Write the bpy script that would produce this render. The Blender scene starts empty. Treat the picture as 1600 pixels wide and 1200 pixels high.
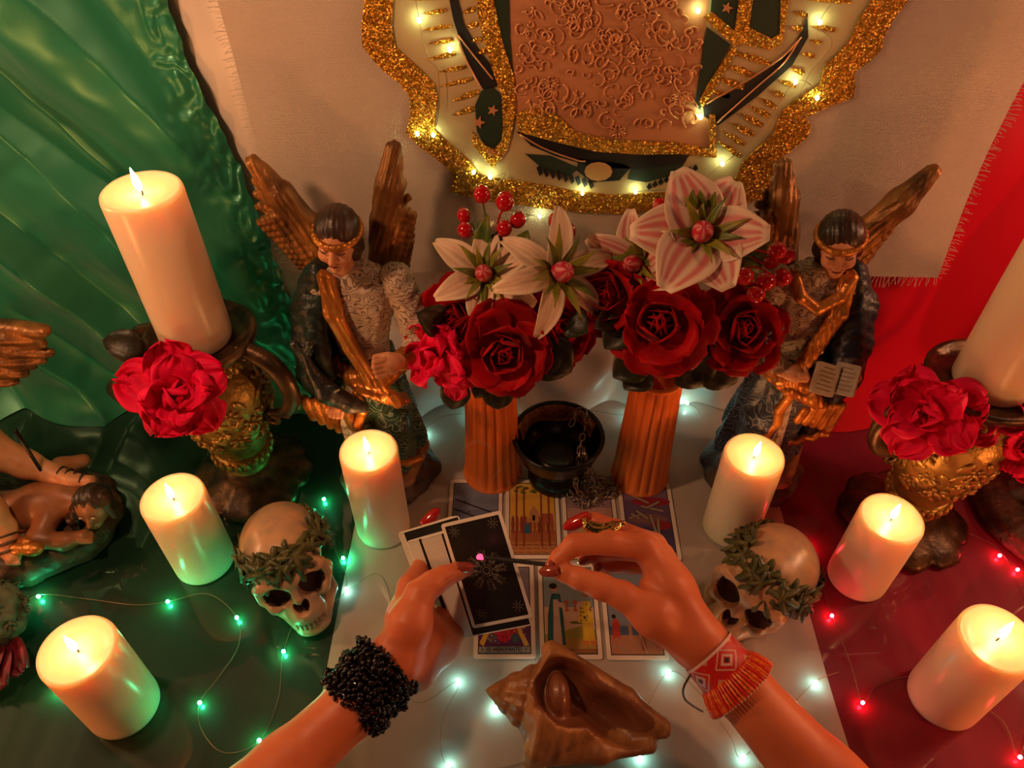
import bpy, bmesh, math, random
import numpy as np
from mathutils import Vector, Matrix, Euler, noise

# ------------------------------------------------------------------ camera, world, exposure
SC = bpy.context.scene
COL = SC.collection
H = 0.82                      # camera height over the table top (z = 0)
S = math.sqrt(0.5)
FPX = 1200.0                  # focal length in pixels of the 1600 x 1200 frame
cam_data = bpy.data.cameras.new('camera')
cam = bpy.data.objects.new('camera', cam_data)
COL.objects.link(cam)
cam.location = (0, 0, H)
cam.rotation_euler = (math.radians(45), 0, 0)
cam_data.sensor_width = 36
cam_data.lens = FPX / 1600 * 36
cam_data.clip_start = 0.02
SC.camera = cam
world = bpy.data.worlds.new('dim_room')
SC.world = world
world.use_nodes = True
world.node_tree.nodes['Background'].inputs['Color'].default_value = (1.0, 0.62, 0.42, 1)
world.node_tree.nodes['Background'].inputs['Strength'].default_value = 0.012
SC.view_settings.view_transform = 'Standard'
SC.view_settings.look = 'None'
SC.view_settings.exposure = 0.15
SC.view_settings.gamma = 1.0
SC.view_settings.use_curve_mapping = False
FLAME_POWER = 85.0           # emission strength of every candle flame
LED_POWER = 110.0             # emission strength of every fairy light bulb

def fill_lamp(name, loc, power, color=(1.0, .47, .2), radius=.03):
    # added fill lights outside the frame, standing in for stronger candle flames
    d = bpy.data.lights.new(name, 'POINT'); d.energy = power; d.color = color; d.shadow_soft_size = radius
    o = bpy.data.objects.new(name, d); COL.objects.link(o); o.location = loc
    return o
fill_lamp('warm_fill', (-.46, .38, .82), 8.0, (1.0, .50, .25))  # added fills in flame colour, no candles stand at these spots
fill_lamp('warm_fill', (.86, .46, .86), 4.0, (1.0, .46, .24))
fill_lamp('warm_fill', (.97, .57, .50), 7.0, (1.0, .45, .22))
fill_lamp('warm_fill', (-.97, .52, .50), 6.0, (1.0, .52, .25))
fill_lamp('warm_fill', (-.76, .10, .17), 4.0, (1.0, .34, .10))
fill_lamp('warm_fill', (.78, .10, .17), 4.0, (1.0, .34, .10))
fill_lamp('rear_fill', (.1, -.7, 1.25), 1.1, (1.0, .52, .32), .25)  # added weak soft fill from behind the camera
rnd = random.Random(7)

# ------------------------------------------------------------------ places: photograph point -> point of the world
def ray(px, py):
    u = (px - 800) / FPX; v = (py - 600) / FPX
    return Vector((u, S * (1 - v), -S * (1 + v)))
def onz(px, py, z=0.0):
    d = ray(px, py); return Vector((0, 0, H)) + d * ((z - H) / d.z)
def ony(px, py, y):
    d = ray(px, py); return Vector((0, 0, H)) + d * (y / d.y)
def at(px, py, t):
    return Vector((0, 0, H)) + ray(px, py) * t

# ------------------------------------------------------------------ objects
def pmat(o):
    m = Matrix.LocRotScale(o.location, o.rotation_euler, o.scale)
    return pmat(o.parent) @ m if o.parent else m
def mesh_data(name, V, F, mat=None, smooth=True, colors=None, mats=None, fmat=None):
    me = bpy.data.meshes.new(name)
    me.from_pydata([tuple(v) for v in V], [], [tuple(f) for f in F])
    if colors is not None:
        ca = me.color_attributes.new('paint', 'FLOAT_COLOR', 'CORNER')
        lc = np.ones((len(me.loops), 4), np.float32)
        c = np.asarray(colors, np.float32)
        if len(c) == len(F) and len(c) != len(V):
            k = 0
            for i, f in enumerate(F):
                lc[k:k + len(f), :3] = c[i]; k += len(f)
        else:
            vi = np.empty(len(me.loops), np.int32); me.loops.foreach_get('vertex_index', vi)
            lc[:, :3] = c[vi]
        ca.data.foreach_set('color', lc.ravel())
    if mats:
        for m in mats: me.materials.append(m)
        if fmat is not None: me.polygons.foreach_set('material_index', np.asarray(fmat, np.int32))
    elif mat: me.materials.append(mat)
    if smooth: me.polygons.foreach_set('use_smooth', np.ones(len(me.polygons), bool))
    me.update()
    return me
def link(name, me, parent=None, loc=None, rot=None):
    o = bpy.data.objects.new(name, me)
    COL.objects.link(o)
    if parent: o.parent = parent
    if loc is not None: o.location = loc
    if rot is not None: o.rotation_euler = rot
    return o
def obj(name, VF, mat=None, parent=None, smooth=True, colors=None, world=False, loc=None, rot=None, **k):
    V, F = VF
    if world and parent:
        inv = pmat(parent).inverted()
        V = [inv @ Vector(v) for v in V]
    return link(name, mesh_data(name, V, F, mat, smooth, colors, **k), parent, loc, rot)
def tag(o, label, cat, group=None, kind=None):
    o['label'] = label; o['category'] = cat
    if group: o['group'] = group
    if kind: o['kind'] = kind
    return o
def thing(name, label, cat, loc=(0, 0, 0), rot=(0, 0, 0), group=None):
    o = bpy.data.objects.new(name, None); COL.objects.link(o)
    o.location = loc; o.rotation_euler = rot; o.empty_display_size = 0.02
    return tag(o, label, cat, group)
def rest(t, z=.0005):
    # lower or lift a thing so that its lowest point touches the table
    lo = 1e9
    for c in t.children:
        if c.type == 'MESH':
            m = pmat(c); lo = min(lo, min((m @ v.co).z for v in c.data.vertices))
    t.location.z += z - lo
def copy_tree(o, parent=None):
    c = o.copy(); COL.objects.link(c); c.parent = parent
    for ch in list(o.children): copy_tree(ch, c)
    return c
def aim(direction, spin=0.0):
    """rotation that turns local +z to direction"""
    q = Vector(direction).normalized().to_track_quat('Z', 'Y')
    return (q.to_matrix() @ Matrix.Rotation(spin, 3, 'Z')).to_euler()

# ------------------------------------------------------------------ shapes (vertices, faces)
def join(*parts):
    V, F = [], []
    for v, f in parts:
        n = len(V); V += [tuple(p) for p in v]; F += [tuple(i + n for i in q) for q in f]
    return V, F
def xf(VF, m):
    return [tuple(m @ Vector(v)) for v in VF[0]], VF[1]
def move(VF, d): return xf(VF, Matrix.Translation(d))
def grid(fn, nu, nv, wrap_u=False):
    V = []; F = []
    for j in range(nv + 1):
        for i in range(nu if wrap_u else nu + 1):
            V.append(tuple(fn(i / nu, j / nv)))
    w = nu if wrap_u else nu + 1
    for j in range(nv):
        for i in range(nu):
            a = j * w + i; b = j * w + (i + 1) % w
            F.append((a, b, b + w, a + w))
    return V, F
def lathe(profile, seg=40, mod=None, squash=1.0):
    """profile: (radius, z); mod(angle, i, r, z) -> r"""
    V = []; F = []
    for i, (r, z) in enumerate(profile):
        for k in range(seg):
            a = 2 * math.pi * k / seg
            rr = mod(a, i, r, z) if mod else r
            V.append((rr * math.cos(a), rr * math.sin(a) * squash, z))
    for i in range(len(profile) - 1):
        for k in range(seg):
            a = i * seg + k; b = i * seg + (k + 1) % seg
            F.append((a, b, b + seg, a + seg))
    F.append(tuple(range(seg))[::-1])
    F.append(tuple((len(profile) - 1) * seg + k for k in range(seg)))
    return V, F
def smooth_path(pts, n):
    """Catmull-Rom through the points"""
    P = [Vector(p) for p in pts]
    if len(P) < 3: return [P[0].lerp(P[-1], i / n) for i in range(n + 1)]
    P = [P[0] * 2 - P[1]] + P + [P[-1] * 2 - P[-2]]
    out = []
    m = len(P) - 3
    for k in range(n + 1):
        s = k / n * m; i = min(int(s), m - 1); t = s - i
        a, b, c, d = P[i:i + 4]
        out.append(0.5 * ((2 * b) + (c - a) * t + (2 * a - 5 * b + 4 * c - d) * t * t + (3 * b - a - 3 * c + d) * t ** 3))
    return out
def tube(pts, rad, seg=8, closed=False, flat=1.0):
    P = [Vector(p) for p in pts]; n = len(P)
    R = rad if isinstance(rad, (list, tuple)) else [rad] * n
    V = []; F = []
    up = None
    for i, p in enumerate(P):
        a = P[(i - 1) % n] if (i or closed) else p
        b = P[(i + 1) % n] if (i < n - 1 or closed) else p
        t = (b - a).normalized() if (b - a).length > 1e-9 else Vector((0, 0, 1))
        if up is None:
            up = t.orthogonal().normalized()
        up = (up - t * up.dot(t)); up = up.normalized() if up.length > 1e-6 else t.orthogonal().normalized()
        s = t.cross(up)
        for k in range(seg):
            g = 2 * math.pi * k / seg
            V.append(p + (up * math.cos(g) + s * math.sin(g) * flat) * R[i])
    for i in range(n if closed else n - 1):
        for k in range(seg):
            a = i * seg + k; b = i * seg + (k + 1) % seg
            c = ((i + 1) % n) * seg + (k + 1) % seg; d = ((i + 1) % n) * seg + k
            F.append((a, b, c, d))
    if not closed:
        F.append(tuple(range(seg))[::-1]); F.append(tuple((n - 1) * seg + k for k in range(seg)))
    return V, F
def ball(c, r, nu=12, nv=8):
    r = (r, r, r) if isinstance(r, (int, float)) else r
    V = [(c[0], c[1], c[2] - r[2])]; F = []
    for j in range(1, nv):
        t = math.pi * j / nv
        for i in range(nu):
            a = 2 * math.pi * i / nu
            V.append((c[0] + r[0] * math.sin(t) * math.cos(a), c[1] + r[1] * math.sin(t) * math.sin(a), c[2] - r[2] * math.cos(t)))
    V.append((c[0], c[1], c[2] + r[2]))
    for i in range(nu):
        F.append((0, 1 + (i + 1) % nu, 1 + i))
        for j in range(nv - 2):
            a = 1 + j * nu + i; b = 1 + j * nu + (i + 1) % nu
            F.append((a, b, b + nu, a + nu))
        F.append((1 + (nv - 2) * nu + i, 1 + (nv - 2) * nu + (i + 1) % nu, len(V) - 1))
    return V, F
def prism(poly, z0, z1):
    """poly of 2-D points (counter-clockwise), extruded along z"""
    n = len(poly)
    V = [(p[0], p[1], z0) for p in poly] + [(p[0], p[1], z1) for p in poly]
    F = [tuple(range(n))[::-1], tuple(range(n, 2 * n))] + [(i, (i + 1) % n, n + (i + 1) % n, n + i) for i in range(n)]
    return V, F
def rbox(w, d, h, r=0.002, seg=3):
    """box with rounded upright corners, base at z = 0"""
    poly = []
    for cx, cy, a0 in ((w / 2 - r, d / 2 - r, 0), (-w / 2 + r, d / 2 - r, 90), (-w / 2 + r, -d / 2 + r, 180), (w / 2 - r, -d / 2 + r, 270)):
        for k in range(seg + 1):
            a = math.radians(a0 + 90 * k / seg)
            poly.append((cx + r * math.cos(a), cy + r * math.sin(a)))
    return prism(poly, 0, h)

# ------------------------------------------------------------------ signed distance modelling (one continuous surface per part)
def smin(a, b, k):
    if k <= 0: return np.minimum(a, b)
    h = np.clip(0.5 + 0.5 * (b - a) / k, 0, 1)
    return b + (a - b) * h - k * h * (1 - h)
class Form:
    """a body that grows by blending: cone(), ell(), fold(); cut() takes away"""
    def __init__(self): self.ops = []
    def _add(self, f, lo, hi, k, cut=False): self.ops.append((f, np.array(lo, float), np.array(hi, float), k, cut)); return self
    def cone(self, a, b, ra, rb=None, k=0.004, cut=False):
        a = np.array(a, float); b = np.array(b, float); rb = ra if rb is None else rb
        ab = b - a; L2 = max(float(ab @ ab), 1e-12)
        def f(P):
            q = P - a
            t = np.clip((q @ ab) / L2, 0, 1)
            return np.sqrt(((q - t[..., None] * ab) ** 2).sum(-1)) - (ra + (rb - ra) * t)
        m = max(ra, rb)
        return self._add(f, np.minimum(a, b) - m, np.maximum(a, b) + m, k, cut)
    def chain(self, pts, rads, k=0.004):
        for i in range(len(pts) - 1): self.cone(pts[i], pts[i + 1], rads[i], rads[i + 1], k)
        return self
    def ell(self, c, r, rot=None, k=0.004, cut=False):
        c = np.array(c, float); r = np.array(r, float)
        M = np.array(Euler(rot).to_matrix()) if rot is not None else np.eye(3)
        def f(P):
            q = (P - c) @ M
            k0 = np.sqrt(((q / r) ** 2).sum(-1)); k1 = np.sqrt(((q / r ** 2) ** 2).sum(-1))
            return np.where(k1 > 1e-9, k0 * (k0 - 1) / np.maximum(k1, 1e-9), -r.min())
        m = r.max()
        if rot is None: return self._add(f, c - r, c + r, k, cut)
        return self._add(f, c - m, c + m, k, cut)
    def fold(self, rows, n=0, amp=0.0, phase=0.0, twist=0.0, k=0.004, cut=False, sharp=1.0, extra=None):
        """stacked ellipses: rows of (z, cx, cy, rx, ry), with n folds round the body"""
        A = np.array(rows, float)
        z = A[:, 0]
        def f(P):
            zz = np.clip(P[..., 2], z[0], z[-1])
            cx, cy, rx, ry = (np.interp(zz, z, A[:, i]) for i in (1, 2, 3, 4))
            x = (P[..., 0] - cx); y = (P[..., 1] - cy)
            th = np.arctan2(y / ry, x / rx)
            rr = np.sqrt((x / rx) ** 2 + (y / ry) ** 2)
            g = 1.0
            if n:
                w = np.sin(n * th + phase + twist * zz)
                w = np.sign(w) * np.abs(w) ** sharp + 0.5 * np.sin((n * 2 + 1) * th + 2 * phase - twist * 1.4 * zz)
                g = 1 + amp * w
            if extra is not None: g = g + extra(th, zz)
            d = (rr - g) * np.minimum(rx, ry) * 0.8
            dz = np.maximum(z[0] - P[..., 2], P[..., 2] - z[-1])
            return np.maximum(d, dz)
        m = max(A[:, 3].max(), A[:, 4].max()) * (1 + 2 * amp) + 0.003
        lo = (A[:, 1].min() - m, A[:, 2].min() - m, z[0]); hi = (A[:, 1].max() + m, A[:, 2].max() + m, z[-1])
        return self._add(f, lo, hi, k, cut)
    def mesh(self, h, bump=None):
        keep = [o for o in self.ops if not o[4]]
        lo = np.min([o[1] - o[3] for o in keep], 0) - 3 * h; hi = np.max([o[2] + o[3] for o in keep], 0) + 3 * h
        n = np.ceil((hi - lo) / h).astype(int) + 1
        ax = [lo[i] + h * np.arange(n[i]) for i in range(3)]
        D = np.full(n, 0.05)
        for f, a, b, k, cut in self.ops:
            i0 = np.clip(((a - k - 3 * h - lo) / h).astype(int), 0, n - 1); i1 = np.clip(((b + k + 3 * h - lo) / h).astype(int) + 2, 1, n)
            if np.any(i1 <= i0): continue
            sl = tuple(slice(i0[i], i1[i]) for i in range(3))
            P = np.stack(np.meshgrid(ax[0][sl[0]], ax[1][sl[1]], ax[2][sl[2]], indexing='ij'), -1)
            d = f(P)
            D[sl] = -smin(-D[sl], d, k) if cut else smin(D[sl], d, k)
        if bump is not None:
            near = np.abs(D) < 4 * h
            I = np.argwhere(near)
            D[near] += bump(lo + h * I)
        return nets(D, lo, h)
def nets(D, lo, h):
    Sg = D < 0
    c = np.zeros(np.array(D.shape) - 1, np.int8)
    for i in (0, 1):
        for j in (0, 1):
            for k in (0, 1):
                c += Sg[i:D.shape[0] - 1 + i, j:D.shape[1] - 1 + j, k:D.shape[2] - 1 + k]
    m = (c > 0) & (c < 8)
    I = np.argwhere(m)
    idx = np.full(m.shape, -1, np.int64); idx[m] = np.arange(len(I))
    acc = np.zeros((len(I), 3)); w = np.zeros(len(I))
    for ax in range(3):
        o1, o2 = [q for q in range(3) if q != ax]
        for p in (0, 1):
            for q in (0, 1):
                a = np.zeros(3, int); a[o1] = p; a[o2] = q
                b = a.copy(); b[ax] = 1
                da = D[tuple((I + a).T)]; db = D[tuple((I + b).T)]
                cr = (da < 0) != (db < 0)
                t = np.where(cr, da / np.where(cr, da - db, 1), 0)
                pt = a + t[:, None] * (b - a)
                acc += pt * cr[:, None]; w += cr
    V = lo + h * (I + acc / w[:, None])
    F = []
    for ax in range(3):
        o1, o2 = (ax + 1) % 3, (ax + 2) % 3
        s0 = [slice(None)] * 3; s1 = [slice(None)] * 3
        s0[ax] = slice(0, -1); s1[ax] = slice(1, None)
        A = Sg[tuple(s0)]; B = Sg[tuple(s1)]
        E = np.argwhere(A != B)
        E = E[(E[:, o1] > 0) & (E[:, o2] > 0) & (E[:, o1] < D.shape[o1] - 1) & (E[:, o2] < D.shape[o2] - 1)]
        flip = A[tuple(E.T)]
        q = []
        for p1, p2 in ((-1, -1), (0, -1), (0, 0), (-1, 0)):
            e = E.copy(); e[:, o1] += p1; e[:, o2] += p2
            q.append(idx[tuple(e.T)])
        Q = np.stack(q, 1)
        Q[~flip] = Q[~flip][:, ::-1]
        F.append(Q)
    F = np.concatenate(F)
    F = F[(F >= 0).all(1)]
    return V.tolist(), F.tolist()
# ------------------------------------------------------------------ materials
def mat(name, color=(.8, .8, .8), rough=.5, metal=0.0, spec=.5, coat=0.0, coat_rough=.05, sss=0.0, sss_r=(1, .4, .2), sss_scale=.01,
        sheen=0.0, emit=None, power=0.0, color2=None, cscale=20.0, cdetail=4.0, cstretch=(1, 1, 1), ramp=(.35, .65), bump=0.0, bscale=60.0, bstretch=(1, 1, 1), bdist=.002,
        paint=False, alpha=None, aniso=0.0, crack=0.0, trans=0.0):
    m = bpy.data.materials.new(name); m.use_nodes = True
    N = m.node_tree.nodes; L = m.node_tree.links
    b = N['Principled BSDF']; I = b.inputs
    I['Base Color'].default_value = (*color, 1); I['Roughness'].default_value = rough; I['Metallic'].default_value = metal
    I['Specular IOR Level'].default_value = spec
    I['Coat Weight'].default_value = coat; I['Coat Roughness'].default_value = coat_rough
    if sss:
        I['Subsurface Weight'].default_value = sss; I['Subsurface Radius'].default_value = sss_r; I['Subsurface Scale'].default_value = sss_scale
    if sheen: I['Sheen Weight'].default_value = sheen
    if trans: I['Transmission Weight'].default_value = trans
    if aniso: I['Anisotropic'].default_value = aniso
    if emit: I['Emission Color'].default_value = (*emit, 1); I['Emission Strength'].default_value = power
    tc = N.new('ShaderNodeTexCoord')
    def coords(st):
        mp = N.new('ShaderNodeMapping'); mp.inputs['Scale'].default_value = st
        L.new(tc.outputs['Object'], mp.inputs['Vector']); return mp.outputs['Vector']
    base = None
    if paint:
        a = N.new('ShaderNodeVertexColor'); a.layer_name = 'paint'; base = a.outputs['Color']
    if color2 is not None:
        t = N.new('ShaderNodeTexNoise'); t.inputs['Scale'].default_value = cscale; t.inputs['Detail'].default_value = cdetail
        L.new(coords(cstretch), t.inputs['Vector'])
        mr = N.new('ShaderNodeMapRange'); mr.inputs['From Min'].default_value = ramp[0]; mr.inputs['From Max'].default_value = ramp[1]
        L.new(t.outputs['Fac'], mr.inputs['Value'])
        mx = N.new('ShaderNodeMix'); mx.data_type = 'RGBA'
        if base: 
            L.new(base, mx.inputs['A'])
        else: mx.inputs['A'].default_value = (*color, 1)
        mx.inputs['B'].default_value = (*color2, 1)
        L.new(mr.outputs['Result'], mx.inputs['Factor']); base = mx.outputs['Result']
    if base: L.new(base, I['Base Color'])
    if bump:
        t = N.new('ShaderNodeTexNoise'); t.inputs['Scale'].default_value = bscale; t.inputs['Detail'].default_value = 5
        L.new(coords(bstretch), t.inputs['Vector'])
        bp = N.new('ShaderNodeBump'); bp.inputs['Strength'].default_value = bump; bp.inputs['Distance'].default_value = bdist
        L.new(t.outputs['Fac'], bp.inputs['Height']); L.new(bp.outputs['Normal'], I['Normal'])
    return m
def glitter(name, c1, c2, scale=900.0):
    m = bpy.data.materials.new(name); m.use_nodes = True
    N = m.node_tree.nodes; L = m.node_tree.links; b = N['Principled BSDF']
    tc = N.new('ShaderNodeTexCoord'); v = N.new('ShaderNodeTexVoronoi'); v.inputs['Scale'].default_value = scale
    L.new(tc.outputs['Object'], v.inputs['Vector'])
    sub = N.new('ShaderNodeVectorMath'); sub.operation = 'SUBTRACT'; sub.inputs[1].default_value = (.5, .5, .5)
    L.new(v.outputs['Color'], sub.inputs[0])
    sc = N.new('ShaderNodeVectorMath'); sc.operation = 'SCALE'; sc.inputs['Scale'].default_value = 1.3
    L.new(sub.outputs[0], sc.inputs[0])
    g = N.new('ShaderNodeNewGeometry'); ad = N.new('ShaderNodeVectorMath'); L.new(g.outputs['Normal'], ad.inputs[0]); L.new(sc.outputs[0], ad.inputs[1])
    nm = N.new('ShaderNodeVectorMath'); nm.operation = 'NORMALIZE'; L.new(ad.outputs[0], nm.inputs[0])
    L.new(nm.outputs[0], b.inputs['Normal'])
    sp = N.new('ShaderNodeSeparateColor'); L.new(v.outputs['Color'], sp.inputs[0])
    mx = N.new('ShaderNodeMix'); mx.data_type = 'RGBA'; mx.inputs['A'].default_value = (*c1, 1); mx.inputs['B'].default_value = (*c2, 1)
    L.new(sp.outputs['Red'], mx.inputs['Factor']); L.new(mx.outputs['Result'], b.inputs['Base Color'])
    b.inputs['Metallic'].default_value = .85; b.inputs['Roughness'].default_value = .38
    return m
def weave(name, color, color2, period=.0016):
    """plain-woven linen: two crossing sets of threads"""
    m = mat(name, color, .85, sheen=.2, color2=color2, cscale=9, ramp=(.3, .7))
    N = m.node_tree.nodes; L = m.node_tree.links; b = N['Principled BSDF']
    tc = N.new('ShaderNodeTexCoord'); hs = []
    for d in ('X', 'Z'):
        w = N.new('ShaderNodeTexWave'); w.bands_direction = d; w.inputs['Scale'].default_value = .314 / period
        w.inputs['Distortion'].default_value = 1.2; w.inputs['Detail'].default_value = 2; w.inputs['Detail Scale'].default_value = .4
        L.new(tc.outputs['Object'], w.inputs['Vector']); hs.append(w.outputs['Fac'])
    ad = N.new('ShaderNodeMath'); ad.operation = 'ADD'; L.new(hs[0], ad.inputs[0]); L.new(hs[1], ad.inputs[1])
    bp = N.new('ShaderNodeBump'); bp.inputs['Strength'].default_value = .55; bp.inputs['Distance'].default_value = .0006
    L.new(ad.outputs[0], bp.inputs['Height']); L.new(bp.outputs['Normal'], b.inputs['Normal'])
    # the gaps between the threads are darker than the threads
    old = b.inputs['Base Color'].links[0].from_socket
    mr = N.new('ShaderNodeMapRange'); mr.inputs['From Max'].default_value = 2; mr.inputs['To Min'].default_value = .72; mr.inputs['To Max'].default_value = 1.08
    L.new(ad.outputs[0], mr.inputs['Value'])
    vm = N.new('ShaderNodeVectorMath'); vm.operation = 'SCALE'; L.new(old, vm.inputs[0]); L.new(mr.outputs['Result'], vm.inputs['Scale'])
    L.new(vm.outputs[0], b.inputs['Base Color'])
    return m
def cloth(name, color, color2, rough, coat):
    """smooth table cloth under a clear glossy layer, long soft wrinkles running away from the viewer"""
    m = mat(name, color, rough, sheen=.03, spec=.25, coat=coat, coat_rough=.035, color2=color2, cscale=5, cstretch=(2, .7, 1))
    N = m.node_tree.nodes; L = m.node_tree.links; b = N['Principled BSDF']
    tc = N.new('ShaderNodeTexCoord'); mp = N.new('ShaderNodeMapping'); mp.inputs['Scale'].default_value = (11, 1.5, 1)
    L.new(tc.outputs['Object'], mp.inputs['Vector'])
    t = N.new('ShaderNodeTexNoise'); t.inputs['Scale'].default_value = 2.2; t.inputs['Detail'].default_value = 1.5; L.new(mp.outputs[0], t.inputs['Vector'])
    bp = N.new('ShaderNodeBump'); bp.inputs['Strength'].default_value = .45; bp.inputs['Distance'].default_value = .007
    L.new(t.outputs['Fac'], bp.inputs['Height']); L.new(bp.outputs['Normal'], b.inputs['Normal'])
    return m

def scroll(m, dark, scale=60.0, dist=14.0, lo=.06, hi=.22, relief=.0012):
    # fine engraved scrollwork: thin lines of a strongly bent ring wave
    N = m.node_tree.nodes; L = m.node_tree.links; b = N['Principled BSDF']
    tc = N.new('ShaderNodeTexCoord'); w = N.new('ShaderNodeTexWave'); w.wave_type = 'RINGS'; w.rings_direction = 'SPHERICAL'
    w.inputs['Scale'].default_value = scale; w.inputs['Distortion'].default_value = dist; w.inputs['Detail'].default_value = 1.0; w.inputs['Detail Scale'].default_value = 1.4
    L.new(tc.outputs['Object'], w.inputs['Vector'])
    mr = N.new('ShaderNodeMapRange'); mr.inputs['From Min'].default_value = lo; mr.inputs['From Max'].default_value = hi; L.new(w.outputs['Fac'], mr.inputs['Value'])
    mx = N.new('ShaderNodeMix'); mx.data_type = 'RGBA'; mx.inputs['A'].default_value = (*dark, 1)
    if b.inputs['Base Color'].links: L.new(b.inputs['Base Color'].links[0].from_socket, mx.inputs['B'])
    else: mx.inputs['B'].default_value = b.inputs['Base Color'].default_value
    L.new(mr.outputs['Result'], mx.inputs['Factor']); L.new(mx.outputs['Result'], b.inputs['Base Color'])
    bp = N.new('ShaderNodeBump'); bp.inputs['Strength'].default_value = .7; bp.inputs['Distance'].default_value = relief
    L.new(mr.outputs['Result'], bp.inputs['Height'])
    if b.inputs['Normal'].links: L.new(b.inputs['Normal'].links[0].from_socket, bp.inputs['Normal'])
    L.new(bp.outputs['Normal'], b.inputs['Normal'])
    return m

M = {}
M['wax'] = mat('wax', (.86, .66, .47), .28, spec=.5, sss=1.0, sss_r=(1.0, .55, .28), sss_scale=.028, bump=.08, bscale=40)
M['wick'] = mat('burnt_wick', (.03, .02, .02), .9)
M['flame'] = mat('flame', (0, 0, 0), 1, emit=(1.0, .45, .15), power=FLAME_POWER)
M['led_green'] = mat('led_green', (0, 0, 0), 1, emit=(.02, 1.0, .36), power=LED_POWER * 2.0)
M['led_white'] = mat('led_white', (0, 0, 0), 1, emit=(.4, 1.0, .84), power=LED_POWER * .55)
M['led_red'] = mat('led_red', (0, 0, 0), 1, emit=(1.0, .02, .04), power=LED_POWER * 1.2)
M['led_yellow'] = mat('led_yellow', (0, 0, 0), 1, emit=(.8, 1.0, .46), power=LED_POWER * .55)
M['wire'] = mat('thin_wire', (.3, .25, .17), .4, metal=1)
M['green_cloth'] = cloth('green_tablecloth', (.002, .034, .015), (.001, .017, .007), .5, 1)
M['white_cloth'] = cloth('white_tablecloth', (.5, .44, .39), (.43, .38, .33), .42, .8)
M['red_cloth'] = cloth('red_tablecloth', (.2, .0005, .024), (.13, .0004, .016), .6, .5)
M['green_satin'] = mat('green_satin', (.02, .27, .14), .36, metal=.35, spec=1.0, sheen=.1, color2=(.014, .2, .1), cscale=6, bump=.05, bscale=700)
M['white_satin'] = mat('white_satin', (.72, .62, .55), .33, spec=.7, sheen=.3, bump=.06, bscale=600)
M['red_satin'] = mat('red_satin', (.46, .0004, .014), .55, spec=.15, sheen=.02, bump=.06, bscale=600)
M['linen'] = weave('linen', (.62, .5, .39), (.56, .44, .35))
M['paint'] = mat('flat_print', paint=True, rough=.6, bump=.1, bscale=900)
M['card_face'] = mat('card_print', paint=True, rough=.4, spec=.4)
M['card'] = mat('card_stock', (.82, .74, .66), .5)
M['glitter'] = glitter('gold_glitter', (.75, .36, .04), (.32, .13, .012))
M['copper_line'] = mat('copper_line', (.72, .32, .14), .32, metal=.35)
M['wall'] = mat('wall_paint', (.5, .45, .4), .8)
M['wood'] = mat('dark_wood', (.1, .05, .025), .5, color2=(.05, .025, .012), cscale=8, cstretch=(1, 12, 12))
# ------------------------------------------------------------------ room and table
def structure(o): o['kind'] = 'structure'; return o
structure(obj('wall_back', move(rbox(4.4, .06, 2.9, .01), (0, .9, -.75)), M['wall'], smooth=False))
structure(obj('floor', move(rbox(4.4, 3.4, .05, .01), (0, -.77, -.80)), M['wood'], smooth=False))
tb = thing('table', 'dark wooden table hidden under the three tablecloths', 'table', (0, .35, -.75))
obj('tabletop', move(rbox(2.1, 1.02, .03, .01), (0, 0, .713)), M['wood'], tb, smooth=False)
for sx in (-1, 1):
    for sy in (-1, 1):
        obj('leg', move(rbox(.06, .06, .713, .008), (sx * .98, sy * .45, 0)), M['wood'], tb, smooth=False)

def cloth_sheet(name, x0, x1, mt, label):
    # lies on the table and hangs over its front edge
    ys = [.812 - .0 * i for i in range(1)] + [.8 - .95 * i / 60 for i in range(61)]
    def f(u, v):
        x = x0 + (x1 - x0) * u
        if v < .9:
            y = .80 - .96 * v / .9
            z = .0006 * math.sin(31 * x + 4 * math.sin(9 * y)) + .0004 * math.sin(70 * x + 7 * y)
            return (x + .002 * math.sin(13 * y), y, z - .0012)
        k = (v - .9) / .1
        return (x + .002 * math.sin(13 * -.16), -.16 - .012 * min(1, k * 4) - .004 * math.sin(40 * x) * k, -.0012 - .25 * k)
    return tag(obj(name, grid(f, 60, 70), mt), label, 'tablecloth')
cloth_sheet('green_tablecloth', -1.04, -.203, M['green_cloth'], 'dark green glossy tablecloth under the candles and skull on the green side')
cloth_sheet('white_table_runner', -.2025, .347, M['white_cloth'], 'white glossy cloth under the cards, vases and conch shell')
cloth_sheet('red_tablecloth', .3475, 1.04, M['red_cloth'], 'deep red glossy tablecloth under the candles on the red side')

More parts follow.
